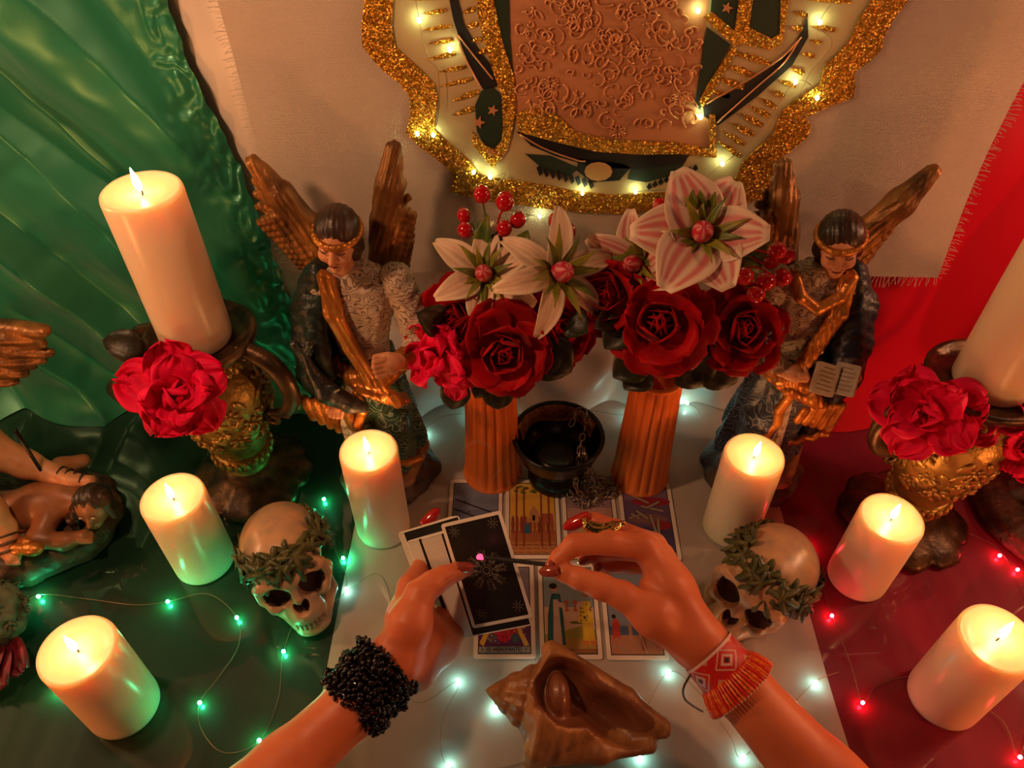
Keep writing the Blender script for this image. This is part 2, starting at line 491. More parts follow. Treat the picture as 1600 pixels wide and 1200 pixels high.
# ------------------------------------------------------------------ drapes on the wall
def wob(x, z, s=0):
    return (math.sin(9 * x + 5 * math.sin(6 * z + s) + s) + .6 * math.sin(17 * z - 11 * x + 3 * math.sin(8 * x + s)) + .35 * math.sin(31 * x + 23 * z + 2 * s))
def saw(t, soft=.12):
    f = t - math.floor(t)
    return f / (1 - soft) if f < 1 - soft else (1 - f) / soft
def green_y(x, z, edge):
    s = x + .62 * (z - .5) + .010 * math.sin(9 * z + 3 * x)
    q = -.53 * x + .85 * (1 - z)
    nz = lambda a, b, c: noise.noise(Vector((a, b, c)))
    d = .040 * saw(s / .165 + .25, .22) ** 1.3 + .012
    d += .034 * nz(s * 8, q * 5.5, 1.7) + 0.005 * nz(s * 15 + q * 4, q * 13, 4.2) + .0012 * nz(x * 40, z * 40, 9)
    t = .75 * x - z                                         # cross folds where the cloth is pulled to the side
    d += .020 * max(0, nz(t * 7, x * 4 + z * 2, 6.1)) 
    d *= min(1, .15 + max(0, edge - x) / .18)
    g = max(0, 1 - (edge - x) / .055)                      # gathers along the sewn edge
    d += g * (.0022 * math.sin(z * 170 + 9 * noise.noise(Vector((x * 60, z * 30, 0)))) + .006 * noise.noise(Vector((x * 60, z * 70, 3))) + .003)
    d += .03 * max(0, 1 - z / .06) ** 2
    return .800 - max(0, d)
def green_f(u, v):
    z = .0 + .86 * v
    edge = -.268 - .062 * min(1, max(0, z / .5)) - .005 * math.sin(z * 14) - .0015 * math.sin(z * 130)
    x = -1.08 + (edge + 1.08) * u ** .8
    return (x, green_y(x, z, edge), z)
tag(obj('green_satin_drape', grid(green_f, 320, 240), M['green_satin']), 'green satin drape hanging in folds with a gathered edge', 'drape')
def white_f(u, v):
    z = .86 * v ** 1.3
    x = -.40 + .86 * u
    low = max(0, 1 - z / .24)
    d = .010 + .010 * math.sin(24 * x + 2.5 * math.sin(5 * z)) * (.3 + .7 * low) + .012 * low * (math.sin(34 * z - 21 * x + 3 * math.sin(18 * x)) + .6 * math.sin(60 * z + 35 * x + 2 * math.sin(25 * x)))
    d += .010 * max(0, 1 - z / .3) * noise.noise(Vector((x * 16 + z * 9, z * 22, 7))) + .03 * max(0, 1 - z / .09) ** 2
    if x < -.22: d *= max(.2, 1 - (-.22 - x) / .1)
    return (x, .808 - max(.001, d), z)
tag(obj('white_satin_drape', grid(white_f, 240, 200), M['white_satin']), 'white satin drape behind the flowers, bunched where it meets the table', 'drape')
def red_f(u, v):
    z = .86 * v; x = .40 + .68 * u
    d = .014 * math.sin(16 * x + 1.6 * math.sin(4 * z)) + .008 * math.sin(31 * x - 6 * z) + .004 * wob(x, z, .4)
    d += .04 * max(0, 1 - z / .12) ** 2
    return (x, .795 - max(0, d + .012), z)
tag(obj('red_satin_drape', grid(red_f, 160, 100), M['red_satin']), 'red satin drape hanging on the wall behind the blue-robed angel', 'drape')

# ------------------------------------------------------------------ linen banner with its ornament
YL = .755                       # plane of the linen
ban = thing('linen_banner', 'pale linen banner with a gold glitter scalloped medallion, fringed at its edges', 'banner', (.12, YL, .25))
def lin_f(u, v):
    z = .258 + .56 * v - .008 * u; x = -.272 + .787 * u + .004 * math.sin(7 * z)
    e = max(0, (u - .8) / .2) ** 2
    return (x, YL - .012 * e * math.sin(12 * z) + .006 * max(0, .12 - u) * 8 * math.sin(15 * z), z)
obj('linen', grid(lin_f, 60, 44), M['linen'], ban, world=True)
fr = []
for i in range(230):            # bottom fringe
    u = (i + rnd.random()) / 230; p = Vector(lin_f(u, 0)); q = p + Vector((rnd.uniform(-.004, .004), -.002 + rnd.uniform(-.002, .002), -rnd.uniform(.008, .016)))
    fr.append(tube([p + Vector((0, 0, .001)), p.lerp(q, .5) + Vector((rnd.uniform(-.001, .001), 0, 0)), q], .00035, 3))
for side in (0, 1):
    for i in range(200):
        v = (i + rnd.random()) / 200; p = Vector(lin_f(side, v)); l = rnd.uniform(.004, .013) * (1 if side else -1)
        q = p + Vector((l, -.001, rnd.uniform(-.004, .001)))
        fr.append(tube([p, p.lerp(q, .5) + Vector((0, 0, .0006)), q], .00035, 3))
o = obj('fringe', join(*fr), M['linen'], ban, world=True, smooth=False); o['kind'] = 'stuff'

def bpoly(pts, layer): return [ony(a, b, YL - .0012 - .0004 * layer) for a, b in pts]
def flat(pts, layer):
    P = bpoly(pts, layer); return P, [tuple(range(len(P)))]
def slab(pts, layer, th=.0012):
    P = bpoly(pts, layer); n = len(P)
    Q = [p + Vector((0, -th, 0)) for p in P]
    return P + Q, [tuple(range(n))[::-1], tuple(range(n, 2 * n))] + [(i, (i + 1) % n, n + (i + 1) % n, n + i) for i in range(n)]
GO = [(570, -160), (575, -60), (570, 0), (565, 40), (567, 72), (585, 95), (605, 115), (625, 130), (640, 150), (641, 180), (634, 207), (655, 228), (680, 246), (700, 262), (708, 275), (703, 298), (730, 306), (780, 315), (850, 325), (905, 331), (960, 333), (1030, 329), (1100, 322), (1160, 318), (1190, 310), (1209, 285), (1207, 256), (1235, 235), (1262, 212), (1266, 195), (1258, 183), (1290, 168), (1332, 152), (1336, 135), (1334, 112), (1358, 95), (1376, 78), (1380, 58), (1395, 30), (1418, 0), (1450, -60), (1460, -160)]
GI = [(622, -160), (620, -60), (614, 0), (612, 40), (618, 72), (640, 92), (662, 112), (678, 130), (684, 152), (680, 180), (680, 203), (700, 222), (722, 240), (738, 255), (748, 270), (770, 277), (800, 280), (850, 288), (905, 299), (960, 304), (1030, 300), (1080, 296), (1120, 294), (1140, 288), (1152, 272), (1160, 252), (1185, 230), (1208, 208), (1216, 190), (1222, 172), (1250, 150), (1280, 132), (1284, 118), (1290, 100), (1310, 82), (1328, 62), (1335, 45), (1345, 25), (1362, 0), (1385, -60), (1395, -160)]
nG = len(GO)
A = bpoly(GO, 1); B = bpoly(GI, 1); th = Vector((0, -.0016, 0))
obj('glitter_border', (A + B + [p + th for p in A] + [p + th for p in B], [(i, i + 1, nG + i + 1, nG + i) for i in range(nG - 1)] + [(2 * nG + i, 3 * nG + i, 3 * nG + i + 1, 2 * nG + i + 1) for i in range(nG - 1)] + [(i, 2 * nG + i, 2 * nG + i + 1, i + 1) for i in range(nG - 1)] + [(nG + i, nG + i + 1, 3 * nG + i + 1, 3 * nG + i) for i in range(nG - 1)]), M['glitter'], ban, world=True, smooth=False)
CREAM = (.5, .37, .19); DG = (.012, .03, .016); BK = (.006, .006, .008); RUST = (.5, .22, .1); PINK = (.6, .25, .14); SKIN = (.6, .36, .13)
prints = []
def pr(pts, layer, c): prints.append((flat(pts, layer), c))
pr(GI, 0, CREAM)
# mantle, crescent arms and robe as flat fields of colour
pr([(792, -160), (1105, -160), (1108, 0), (1100, 60), (1086, 165), (1095, 180), (1112, 176), (1115, 236), (1060, 240), (1000, 240), (930, 236), (870, 225), (820, 205), (803, 180), (803, 130), (797, 60)], 1, RUST)
pr([(742, -160), (792, -160), (797, 60), (804, 140), (806, 165), (797, 150), (784, 95), (770, 45), (766, 0)], 3, DG)
pr([(742, 165), (752, 142), (768, 134), (783, 148), (786, 195), (784, 219), (772, 233), (756, 226), (745, 205)], 3, DG)
pr([(700, -120), (702, 0), (708, 30), (722, 75), (738, 112), (756, 141), (780, 134), (772, 108), (748, 78), (725, 38), (716, 0), (712, -120)], 3, BK)
pr([(1262, 18), (1263, 58), (1238, 102), (1184, 150), (1122, 196), (1100, 182), (1098, 165), (1158, 136), (1208, 102), (1238, 76), (1254, 46)], 3, BK)
pr([(1124, -160), (1156, -160), (1155, 0), (1152, 58), (1142, 62), (1112, 40), (1110, 22)], 3, DG)
pr([(1176, -160), (1228, -160), (1226, 0), (1216, 58), (1203, 66), (1172, 48), (1164, 36)], 3, DG)
pr([(1085, 165), (1104, 42), (1142, 70), (1126, 96), (1104, 140), (1094, 172)], 3, DG)
pr([(806, 205), (840, 212), (880, 213), (930, 228), (1000, 240), (1080, 240), (1066, 256), (1000, 264), (930, 262), (868, 244), (830, 228)], 3, BK)
# garland of leaves and a plain round rosette under the robe
pr([(820, 240), (860, 243), (905, 262), (890, 276), (850, 266)], 2, DG)
pr([(985, 264), (1060, 256), (1074, 248), (1058, 272), (1010, 285), (980, 280)], 2, DG)
pr([(905, 248), (955, 246), (985, 262), (968, 282), (925, 285), (900, 266)], 3, BK)
pr([(935 + 22 * math.cos(a * .5236), 268 + 15 * math.sin(a * .5236)) for a in range(12)], 4, SKIN)
for k in range(9):
    x, y = 838 + k * 10, 262 + k * 2.6
    pr([(x, y), (x + 6, y - 4), (x + 10, y + 8), (x + 5, y + 13)], 3, BK)
    x, y = 1010 + k * 9, 292 - k * 3.6
    pr([(x, y), (x + 5, y - 7), (x + 9, y), (x + 4, y + 5)], 3, BK)
for c in ((770, 170), (749, 192)):
    pass
V, F, C = [], [], []
for (v, f), c in prints:
    n = len(V); V += v; F += [tuple(i + n for i in q) for q in f]; C += [c] * len(f)
obj('printed_panel', (V, F), M['paint'], ban, world=True, smooth=False, colors=C)
def star(c, r, layer):
    return slab([(c[0] + (r if k % 2 == 0 else r * .42) * math.sin(k * math.pi / 5 + .3), c[1] - (r if k % 2 == 0 else r * .42) * math.cos(k * math.pi / 5 + .3)) for k in range(10)], layer)
for c, r in (((770, 172), 9), ((748, 191), 10), ((768, 238), 7), ((1136, 12), 9), ((1193, -30), 9)):
    obj('star', star(c, r, 4), M['copper_line'], ban, world=True, smooth=False)
GOLDP = [[(745, -160), (775, -160), (772, 0), (784, 60), (803, 120), (806, 165), (800, 205), (792, 235), (770, 262), (738, 226), (738, 205), (760, 228), (772, 233), (784, 219), (786, 195), (784, 150), (770, 110), (755, 60), (746, 20)],
         [(1098, 26), (1112, 18), (1148, 48), (1154, 0), (1154, -160), (1178, -160), (1176, 0), (1170, 42), (1205, 60), (1218, 52), (1226, -160), (1234, -160), (1232, 0), (1222, 66), (1206, 78), (1158, 68), (1148, 72)],
         [(805, 178), (835, 165), (870, 178), (900, 206), (960, 218), (1060, 222), (1108, 232), (1108, 178), (1117, 178), (1120, 246), (1060, 240), (1000, 241), (930, 236), (870, 222), (812, 206)],
         [(1146, 72), (1152, 76), (1112, 145), (1098, 168), (1092, 158), (1106, 130)]]
for g in GOLDP: obj('glitter_trim', slab(g, 2 if g[0][0] != 805 else 3), M['glitter'], ban, world=True, smooth=False)
RAYS = [((658, 22), (698, 15), 5), ((660, 46), (705, 40), 5), ((668, 69), (708, 62), 5), ((664, 93), (712, 82), 5), ((684, 112), (728, 103), 5), ((686, 135), (738, 122), 5), ((704, 158), (748, 142), 6), ((706, 180), (742, 168), 6), ((722, 20), (742, 12), 6), ((728, 42), (746, 36), 6), ((735, 64), (752, 60), 6), ((744, 82), (760, 78), 6),
        ((1138, 78), (1202, 98), 8), ((1128, 98), (1180, 118), 8), ((1116, 118), (1162, 136), 8), ((1106, 140), (1140, 150), 7), ((1238, 18), (1262, 24), 6), ((1234, 40), (1258, 46), 6), ((1264, 62), (1284, 66), 5), ((1252, 82), (1274, 88), 6), ((1234, 105), (1256, 115), 6), ((1216, 124), (1244, 134), 6), ((1204, 140), (1226, 150), 6), ((1186, 152), (1214, 168), 6), ((1170, 164), (1204, 182), 7), ((1156, 176), (1192, 196), 7), ((1140, 190), (1178, 210), 7), ((1126, 202), (1164, 226), 7), ((1120, 218), (1158, 244), 7), ((1268, 40), (1306, 46), 6), ((1240, -4), (1330, 2), 6), ((640, 0), (696, -6), 5), ((1236, -26), (1340, -22), 6), ((636, -28), (696, -34), 5)]
for a, b, w in RAYS:
    a = Vector(a); b = Vector(b); d = (b - a).normalized(); n = Vector((-d.y, d.x)) * w
    pts = [a, a.lerp(b, .3) + n * .55, a.lerp(b, .7) + n * .8, b + n * .5, b - n * .4, a.lerp(b, .6) - n * .7, a.lerp(b, .3) - n * .3]
    obj('glitter_ray', slab([tuple(p) for p in pts], 1, .0008), M['glitter'], ban, world=True, smooth=False)
# raised copper scrollwork of the brocade and outlines
curl = []
def cline(pts, r=.00085, layer=4): curl.append(tube([ony(a, b, YL - .0014 - .0004 * layer) for a, b in pts], r, 4))
rs = random.Random(3)
for k in range(230):
    x = rs.uniform(806, 1096); y = rs.uniform(-40, 200)
    if x > 1104 - max(0, y - 20) * .12 or y > 172 + .16 * (x - 800): continue
    a0 = rs.uniform(0, 6.28); sg = rs.choice((-1, 1)); R = rs.uniform(7, 20); n = 14; tw = rs.uniform(.25, .55); rw = rs.uniform(.0006, .0012)
    sq = rs.uniform(.5, 1); rt = rs.uniform(0, 3.1); pts = []
    for i in range(n):
        e = R * (1 - i / n * .75); u0, v0 = e * math.cos(a0 + sg * i * tw), sq * e * math.sin(a0 + sg * i * tw)
        pts.append((x + u0 * math.cos(rt) - v0 * math.sin(rt), y + u0 * math.sin(rt) + v0 * math.cos(rt)))
    if all(803 < a < 1108 and b < 176 + .17 * (a - 800) for a, b in pts): cline(pts, rw)
for x, y in ((965, 206), (1064, 150), (1060, 155), (860, 130)):
    for k in range(6):
        a = k * 1.047
        cline([(x + 4 * math.cos(a), y + 3 * math.sin(a)), (x + 13 * math.cos(a + .3), y + 10 * math.sin(a + .3)), (x + 13 * math.cos(a + .75), y + 10 * math.sin(a + .75)), (x + 4 * math.cos(a + 1.05), y + 3 * math.sin(a + 1.05))])
for pts in ([(714, 58), (722, 82), (738, 112), (752, 138)], [(716, 55), (735, 80), (755, 105), (770, 124)], [(1250, 60), (1225, 98), (1180, 138), (1120, 192)], [(1252, 58), (1228, 84), (1180, 118), (1104, 162)], [(812, 210), (850, 232), (900, 250), (915, 252)]):
    cline(smooth_path([(a, b, 0) for a, b in pts], 10) and [(p.x, p.y) for p in smooth_path([(a, b, 0) for a, b in pts], 10)], .0009)
o = obj('scrollwork', join(*curl), M['copper_line'], ban, world=True); o['kind'] = 'stuff'

# ------------------------------------------------------------------ candles
def candle(base, top, r, label, z0=0.0, lean=(0, 0), flame=1.0, group='white pillar candles'):
    b = onz(base[0], base[1], z0) if len(base) == 2 else Vector(base)
    h = ony(top[0], top[1], b.y).z - z0
    t = thing('pillar_candle', label, 'candle', b, group=None)
    rr = random.Random(int(top[0]))
    pr_ = [(r * .90, 0), (r * .985, .002), (r, .006), (r * 1.0, h * .5), (r * .995, h - .005), (r * .975, h - .0015), (r * .93, h - .0002), (r * .88, h - .001), (r * .8, h - .0032), (r * .6, h - .0048), (r * .3, h - .0058), (r * .08, h - .0062)]
    ph = rr.uniform(0, 6)
    def mod(a, i, q, z):
        return q * (1 + (.008 * math.sin(3 * a + ph + z * 20) if 1 < i < 6 else .006 * math.sin(2 * a + ph)))
    obj('wax_body', lathe(pr_, 56, mod), M['wax'], t)
    z = h - .0065
    wk = smooth_path([(0, 0, z), (.0006, 0, z + .004), (lean[0] * .5, lean[1] * .5, z + .009)], 6)
    obj('wick', tube(wk, .0008, 6), M['wick'], t)
    L = .024 * flame; R = .0036 * flame
    prof = [(R * q, L * s) for q, s in ((.15, 0), (.6, .06), (.92, .2), (1, .34), (.86, .52), (.58, .72), (.3, .87), (.06, 1))]
    v, f = lathe(prof, 10)
    v = [(p[0] + lean[0] * (.5 + p[2] / L), p[1] + lean[1] * (.5 + p[2] / L), p[2] + z + .0045) for p in v]
    obj('flame', (v, f), M['flame'], t)
    return t
candle((600, 824), (580, 703), .0335, 'lit white pillar candle in front of the green-robed angel', lean=(-.001, 0))
candle((321, 876), (259, 776), .0355, 'lit white pillar candle between the left brass urn and the string of green lights', lean=(-.001, .001))
candle((196, 1103), (112, 1014), .0365, 'lit white pillar candle nearest the lower left corner of the table', lean=(-.002, .001))
candle((1140, 824), (1180, 710), .0345, 'lit white pillar candle in front of the blue-robed angel, behind a skull', lean=(.001, 0))
candle((1338, 902), (1410, 808), .0345, 'lit white pillar candle standing on red cloth beside the right skull', lean=(.001, .001))
candle((1472, 1090), (1552, 996), .0365, 'lit white pillar candle nearest the lower right corner of the table', lean=(.004, .003))

# ------------------------------------------------------------------ laid out cards
CW, CH = .0695, .122
RB = {'w': (.8, .74, .64)}
def card_print(polys):
    """polys: (points in 0..1 card space, colour), painted in order, lifted a hair each"""
    V, F, C = [], [], []
    for k, (p, c) in enumerate(polys):
        n = len(V); z = .00052 + .000008 * k
        V += [((x - .5) * CW, (y - .5) * CH, z) for x, y in p]; F.append(tuple(range(n, n + len(p)))); C.append(c)
    return V, F, C
def R_(x0, y0, x1, y1): return [(x0, y0), (x1, y0), (x1, y1), (x0, y1)]
def el(cx, cy, rx, ry, n=14): return [(cx + rx * math.cos(6.2832 * k / n), cy + ry * math.sin(6.2832 * k / n)) for k in range(n)]
def ln(x0, y0, x1, y1, w=.012):
    dx, dy = (x1 - x0) * CW, (y1 - y0) * CH; L = math.hypot(dx, dy); nx, ny = -dy / L * w * CW * .5, dx / L * w * CW * .5
    return [(x0 + nx / CW, y0 + ny / CH), (x0 - nx / CW, y0 - ny / CH), (x1 - nx / CW, y1 - ny / CH), (x1 + nx / CW, y1 + ny / CH)]
K = (.01, .008, .008)
def text_mesh(s, size, cx, cy, z=.0011, width=None):
    cu = bpy.data.curves.new('lettering', 'FONT'); cu.body = s; cu.size = size; cu.offset = size * .022; cu.align_x = 'CENTER'; cu.align_y = 'CENTER'; cu.resolution_u = 3
    o = bpy.data.objects.new('lettering', cu); COL.objects.link(o)
    bpy.context.view_layer.update()
    me = bpy.data.meshes.new_from_object(o.evaluated_get(bpy.context.evaluated_depsgraph_get()))
    V = [Vector(v.co) for v in me.vertices]; F = [tuple(p.vertices) for p in me.polygons]
    bpy.data.objects.remove(o); bpy.data.curves.remove(cu); bpy.data.meshes.remove(me)
    w = max(v.x for v in V) - min(v.x for v in V)
    k = width / w if width else 1
    return [(v.x * k + cx, v.y + cy, z) for v in V], F
M['ink'] = mat('black_ink', (.012, .01, .012), .5)
def laid_card(cx, cy, rot, label, polys, texts=()):
    t = thing('tarot_card', label, 'card', (cx, cy, .0012), (0, 0, rot), group='illustrated cards laid out on the white cloth')
    obj('card_stock', rbox(CW, CH, .0005, .003), M['card'], t, smooth=False)
    v, f, c = card_print(polys)
    obj('illustration', (v, f), M['card_face'], t, smooth=False, colors=c)
    for s, size, x, y, w in texts:
        obj('lettering', text_mesh(s, size, (x - .5) * CW, (y - .5) * CH, width=w * CW if w else None), M['ink'], t, smooth=False)
    return t
FR = R_(.07, .045, .93, .955)
def stem(x, y0, y1, w=.03, c=(.28, .06, .02)): return [(ln(x, y0, x + .01, y1, w * 1.0), K), (ln(x, y0, x + .01, y1, w * .75), c)]
p1 = [(FR, K), (R_(.085, .055, .915, .945), (.13, .16, .26)), (R_(.085, .055, .915, .22), (.1, .12, .1)), (R_(.085, .6, .915, .945), (.17, .21, .33))]
for k in range(5): p1 += [(ln(.1, .74 - .13 * k, .86, .55 - .13 * k, .03), K), (el(.3 + .08 * k, .7 - .13 * k, .022, .012, 6), K)]
p2 = [(FR, K), (R_(.085, .055, .915, .945), (.72, .4, .06)), (R_(.085, .055, .915, .2), (.48, .2, .08)), (R_(.1, .2, .92, .34), (.4, .13, .05)), (R_(.085, .8, .915, .945), (.8, .5, .1))]
for k in range(10): p2 += [(el(.14 + k * .08, .41, .035, .12, 8), (.35, .1, .05) if k % 2 else (.25, .06, .04))]
p2 += [([(.44, .44), (.62, .44), (.62, .56), (.53, .66), (.44, .56)], (.5, .24, .1)), (R_(.5, .46, .55, .53), K), (R_(.66, .42, .88, .55), (.38, .1, .06)), ([(.33, .3), (.45, .3), (.44, .42), (.39, .44)], (.02, .16, .3))]
for k in range(18): p2 += [(el(.18 + rnd.random() * .5, .86 + rnd.uniform(-.04, .05), .05, .018, 6), (.07, .1, .02) if k % 2 else (.2, .2, .03))]
for x in (.2, .34, .66, .8): p2 += stem(x, .14, .9)
for j in range(3):
    for k in range(6): p2 += [(ln(.1 + k * .14, .075 + j * .045, .2 + k * .14, .07 + j * .045, .008), K)]
p3 = [(FR, K), (R_(.085, .055, .915, .945), (.45, .26, .24)), (R_(.085, .055, .915, .3), (.3, .2, .18)), (R_(.085, .62, .915, .78), (.3, .2, .24)), (el(.6, .4, .2, .12), (.42, .03, .03)), (el(.35, .3, .12, .1), (.5, .35, .25))]
p4 = [(FR, K), (R_(.085, .09, .915, .945), (.13, .085, .17)), (R_(.085, .09, .915, .4), (.07, .06, .16)), (R_(.085, .74, .915, .945), (.2, .13, .22)), (el(.6, .72, .36, .06), (.3, .02, .05)), (el(.5, .5, .36, .06), (.22, .12, .12)), (el(.72, .42, .2, .06), (.3, .02, .04))]
for k, (a, b, c, d) in enumerate(((.25, .8, .55, .7), (.4, .66, .8, .6), (.15, .5, .4, .56), (.3, .6, .5, .5), (.55, .55, .62, .3), (.68, .5, .66, .28), (.2, .56, .34, .5), (.5, .64, .75, .72))): p4 += [(ln(a, b, c, d, .07), K), (ln(a, b, c, d, .05), (.36, .28, .22))]
p4 += [(R_(.085, .05, .915, .088), (.55, .46, .38))]
laid_card(-.0475, .576, 0, 'card with dark slanting rods on grey-blue, at the upper end of the spread', p1)
laid_card(.0262, .576, 0, 'yellow card with brown posts before a little house and blue figure', p2)
laid_card(.1, .576, 0, 'pinkish card under the heap of chain, partly behind the hand', p3)
laid_card(.1745, .574, -.012, 'dark purple card with scattered pale blades, lettered at its foot', p4, [('ESPADAS', .0042, .72, .069, .3)])
p5 = [(FR, K), (R_(.085, .055, .915, .945), (.25, .22, .3)), (R_(.085, .1, .915, .34), (.1, .03, .16)), (el(.5, .26, .3, .06), (.5, .02, .06)), (el(.5, .4, .2, .25), (.5, .02, .06)), ([(.09, .15), (.2, .3), (.28, .3), (.16, .12)], (.7, .45, .05)), ([(.9, .13), (.76, .31), (.7, .29), (.82, .12)], (.7, .5, .1)), (el(.8, .32, .05, .03), (.6, .3, .18)), (el(.68, .2, .07, .05), (.05, .12, .16)), (el(.3, .2, .08, .05), (.12, .1, .14))]
for k in range(26): p5 += [(el(rnd.uniform(.2, .85), rnd.uniform(.13, .3), .012, .008, 5), (.6, .4, .3) if k % 2 else K)]
p5 += [(R_(.075, .05, .925, .122), K), (R_(.085, .056, .915, .117), (.34, .36, .38)), (R_(.195, .056, .203, .117), K), (R_(.765, .056, .773, .117), K)]
laid_card(-.0085, .448, .004, 'card lettered EL HIEROFANTE, mostly under the held deck', p5, [('EL HIEROFANTE', .0072, .485, .085, .53), ('5', .0052, .14, .085, None), ('١', .0052, .84, .085, None)])
p6 = [(FR, K), (R_(.085, .055, .915, .945), (.25, .34, .4)), (R_(.085, .2, .915, .52), (.62, .48, .36)), (R_(.085, .055, .915, .24), (.45, .28, .07)), ([(.085, .24), (.3, .26), (.55, .3), (.7, .33), (.915, .29), (.915, .2), (.085, .2)], (.34, .32, .06)), (R_(.085, .055, .915, .1), (.28, .13, .05)), (el(.62, .36, .12, .016), (.1, .12, .03))]
# two standing people exchanging cups, simply drawn
p6 += [([(.13, .14), (.42, .14), (.4, .45), (.36, .66), (.22, .66), (.15, .45)], K), ([(.14, .15), (.41, .15), (.39, .45), (.35, .65), (.23, .65), (.16, .45)], (.015, .13, .17)), ([(.22, .13), (.37, .13), (.34, .45), (.33, .6), (.24, .6), (.24, .45)], (.6, .45, .38)), (ln(.28, .56, .43, .53, .09), (.6, .47, .4)), (el(.27, .72, .055, .036), (.55, .28, .2)), (el(.25, .745, .07, .032), K),
       (ln(.76, .14, .76, .36, .1), (.7, .5, .04)), (ln(.86, .14, .82, .36, .1), (.65, .42, .04)), ([(.64, .36), (.9, .36), (.86, .58), (.7, .58)], (.75, .55, .05)), (ln(.74, .56, .6, .53, .09), (.6, .47, .42)), (el(.8, .66, .07, .036), (.4, .2, .12)), (R_(.7, .14, .8, .18), (.6, .2, .04)), (R_(.82, .14, .92, .18), (.6, .2, .04))]
for x in (.47, .61): p6 += [(el(x, .57, .04, .025), (.5, .1, .06)), (ln(x, .49, x, .56, .03), (.5, .1, .06)), (el(x, .485, .04, .01), (.5, .1, .06))]
for k in range(16): p6 += [(el(rnd.uniform(.68, .87), rnd.uniform(.38, .56), .014, .008, 5), K)]
laid_card(.0662, .4475, 0, 'card with two painted figures holding cups under a blue sky, behind the shell', p6)
p7 = [(FR, K), (R_(.085, .055, .915, .945), (.2, .24, .33)), (R_(.085, .055, .915, .24), (.42, .2, .12)), (R_(.085, .24, .915, .33), (.07, .12, .22)), ([(.12, .2), (.24, .2), (.26, .36), (.2, .42), (.14, .38)], (.5, .05, .03)), (el(.17, .43, .035, .022), K), (ln(.18, .1, .19, .22, .06), (.42, .18, .1)), (el(.42, .32, .03, .02), (.45, .22, .12)), (ln(.42, .18, .42, .31, .06), (.45, .22, .12)), (ln(.62, .09, .6, .4, .09), (.3, .1, .06)), (ln(.86, .09, .8, .4, .1), (.42, .16, .1)), (el(.7, .48, .2, .16), (.35, .08, .05)), (ln(.12, .14, .4, .07, .02), (.3, .25, .2)), (ln(.48, .42, .66, .06, .015), (.5, .42, .35))]
laid_card(.1405, .4465, -.004, 'card with small figures on brown ground, under the right hand', p7)

# ------------------------------------------------------------------ strings of tiny lights
def light_string(name, label, wire, bulbs, mt, r=.0021):
    b0 = wire[0]
    t = thing(name, label, 'lights', b0)
    obj('wire', tube(smooth_path(wire, len(wire) * 8), .00034, 5), M['wire'], t, world=True)
    first = None
    for p in bulbs:
        p = Vector(p) - Vector(b0)
        if first is None:
            first = obj('bulb', ball((0, 0, 0), (r, r, r * 1.3), 8, 6), mt, t, loc=p)
        else:
            c = first.copy(); COL.objects.link(c); c.location = p
    return t
T = lambda l, z=.0045: [onz(a, b, z) for a, b in l]
light_string('green_light_string', 'string of tiny green lights on thin wire across the dark green cloth',
             T([(20, 960), (60, 930), (130, 935), (210, 945), (262, 940), (325, 928), (370, 965), (372, 1010), (340, 1060), (312, 1098), (315, 1140), (350, 1176), (405, 1157), (435, 1090), (443, 1018), (470, 960), (530, 935), (541, 900), (520, 850), (506, 780)], .002),
             T([(262, 940), (370, 965), (312, 1098), (405, 1157), (443, 1018), (536, 872), (506, 780), (60, 932), (88, 1078)]), M['led_green'])
light_string('white_light_string', 'string of tiny cool white lights around the conch shell',
             T([(541, 922), (600, 905), (640, 1090), (715, 1065), (690, 1130), (700, 1196), (780, 1200), (850, 1185), (930, 1195), (1000, 1120), (1045, 1050), (1090, 1080), (1140, 1150), (1162, 1182), (1230, 1110), (1275, 1065), (1310, 1050)], .002),
             T([(541, 920), (715, 1063), (700, 1194), (1045, 1049), (1162, 1182), (1275, 1066), (775, 1105), (838, 1058), (1000, 1182)]), M['led_white'])
light_string('back_light_string', 'string of tiny white lights on the table behind the fluted vases',
             T([(640, 690), (690, 652), (738, 646), (800, 640), (868, 634), (930, 642), (985, 648), (1074, 632), (1100, 655)], .004),
             [onz(738, 644, .006), onz(868, 632, .008), onz(984, 646, .006), onz(1074, 630, .008), onz(664, 676, .005)], M['led_white'])
light_string('red_light_string', 'string of tiny red lights on thin wire across the red cloth',
             T([(1225, 800), (1262, 850), (1290, 930), (1300, 960), (1330, 1040), (1348, 1098), (1372, 1070), (1440, 1060), (1560, 1120), (1595, 1180), (1620, 1000), (1570, 870), (1500, 826)], .002),
             T([(1264, 850), (1300, 962), (1348, 1098), (1594, 1183), (1562, 868), (1590, 890), (1622, 1010), (1520, 700)]), M['led_red'])
Wp = lambda l, d=.008: [ony(a, b, YL - d) for a, b in l]
light_string('banner_light_string', 'string of tiny warm lights on thin wire following the medallion on the banner',
             Wp([(640, -60), (655, 32), (668, 90), (685, 115), (682, 195), (652, 209), (668, 222), (677, 211), (690, 235), (718, 262), (740, 270), (766, 277), (790, 272), (768, 300), (780, 320), (843, 338), (830, 310), (910, 303), (950, 312), (993, 300), (1080, 290), (1129, 256), (1180, 215), (1243, 128), (1277, 153), (1240, 190), (1262, 120), (1300, 70), (1281, 35), (1320, -20)]),
             Wp([(655, 32), (703, 78), (652, 209), (677, 211), (740, 269), (766, 277), (910, 302), (993, 300), (843, 338), (1091, 17), (1095, 183), (1129, 256), (1243, 128), (1277, 153), (1281, 35), (1108, -40), (630, -60), (900, -50), (1320, -60)]), M['led_yellow'], .0019)
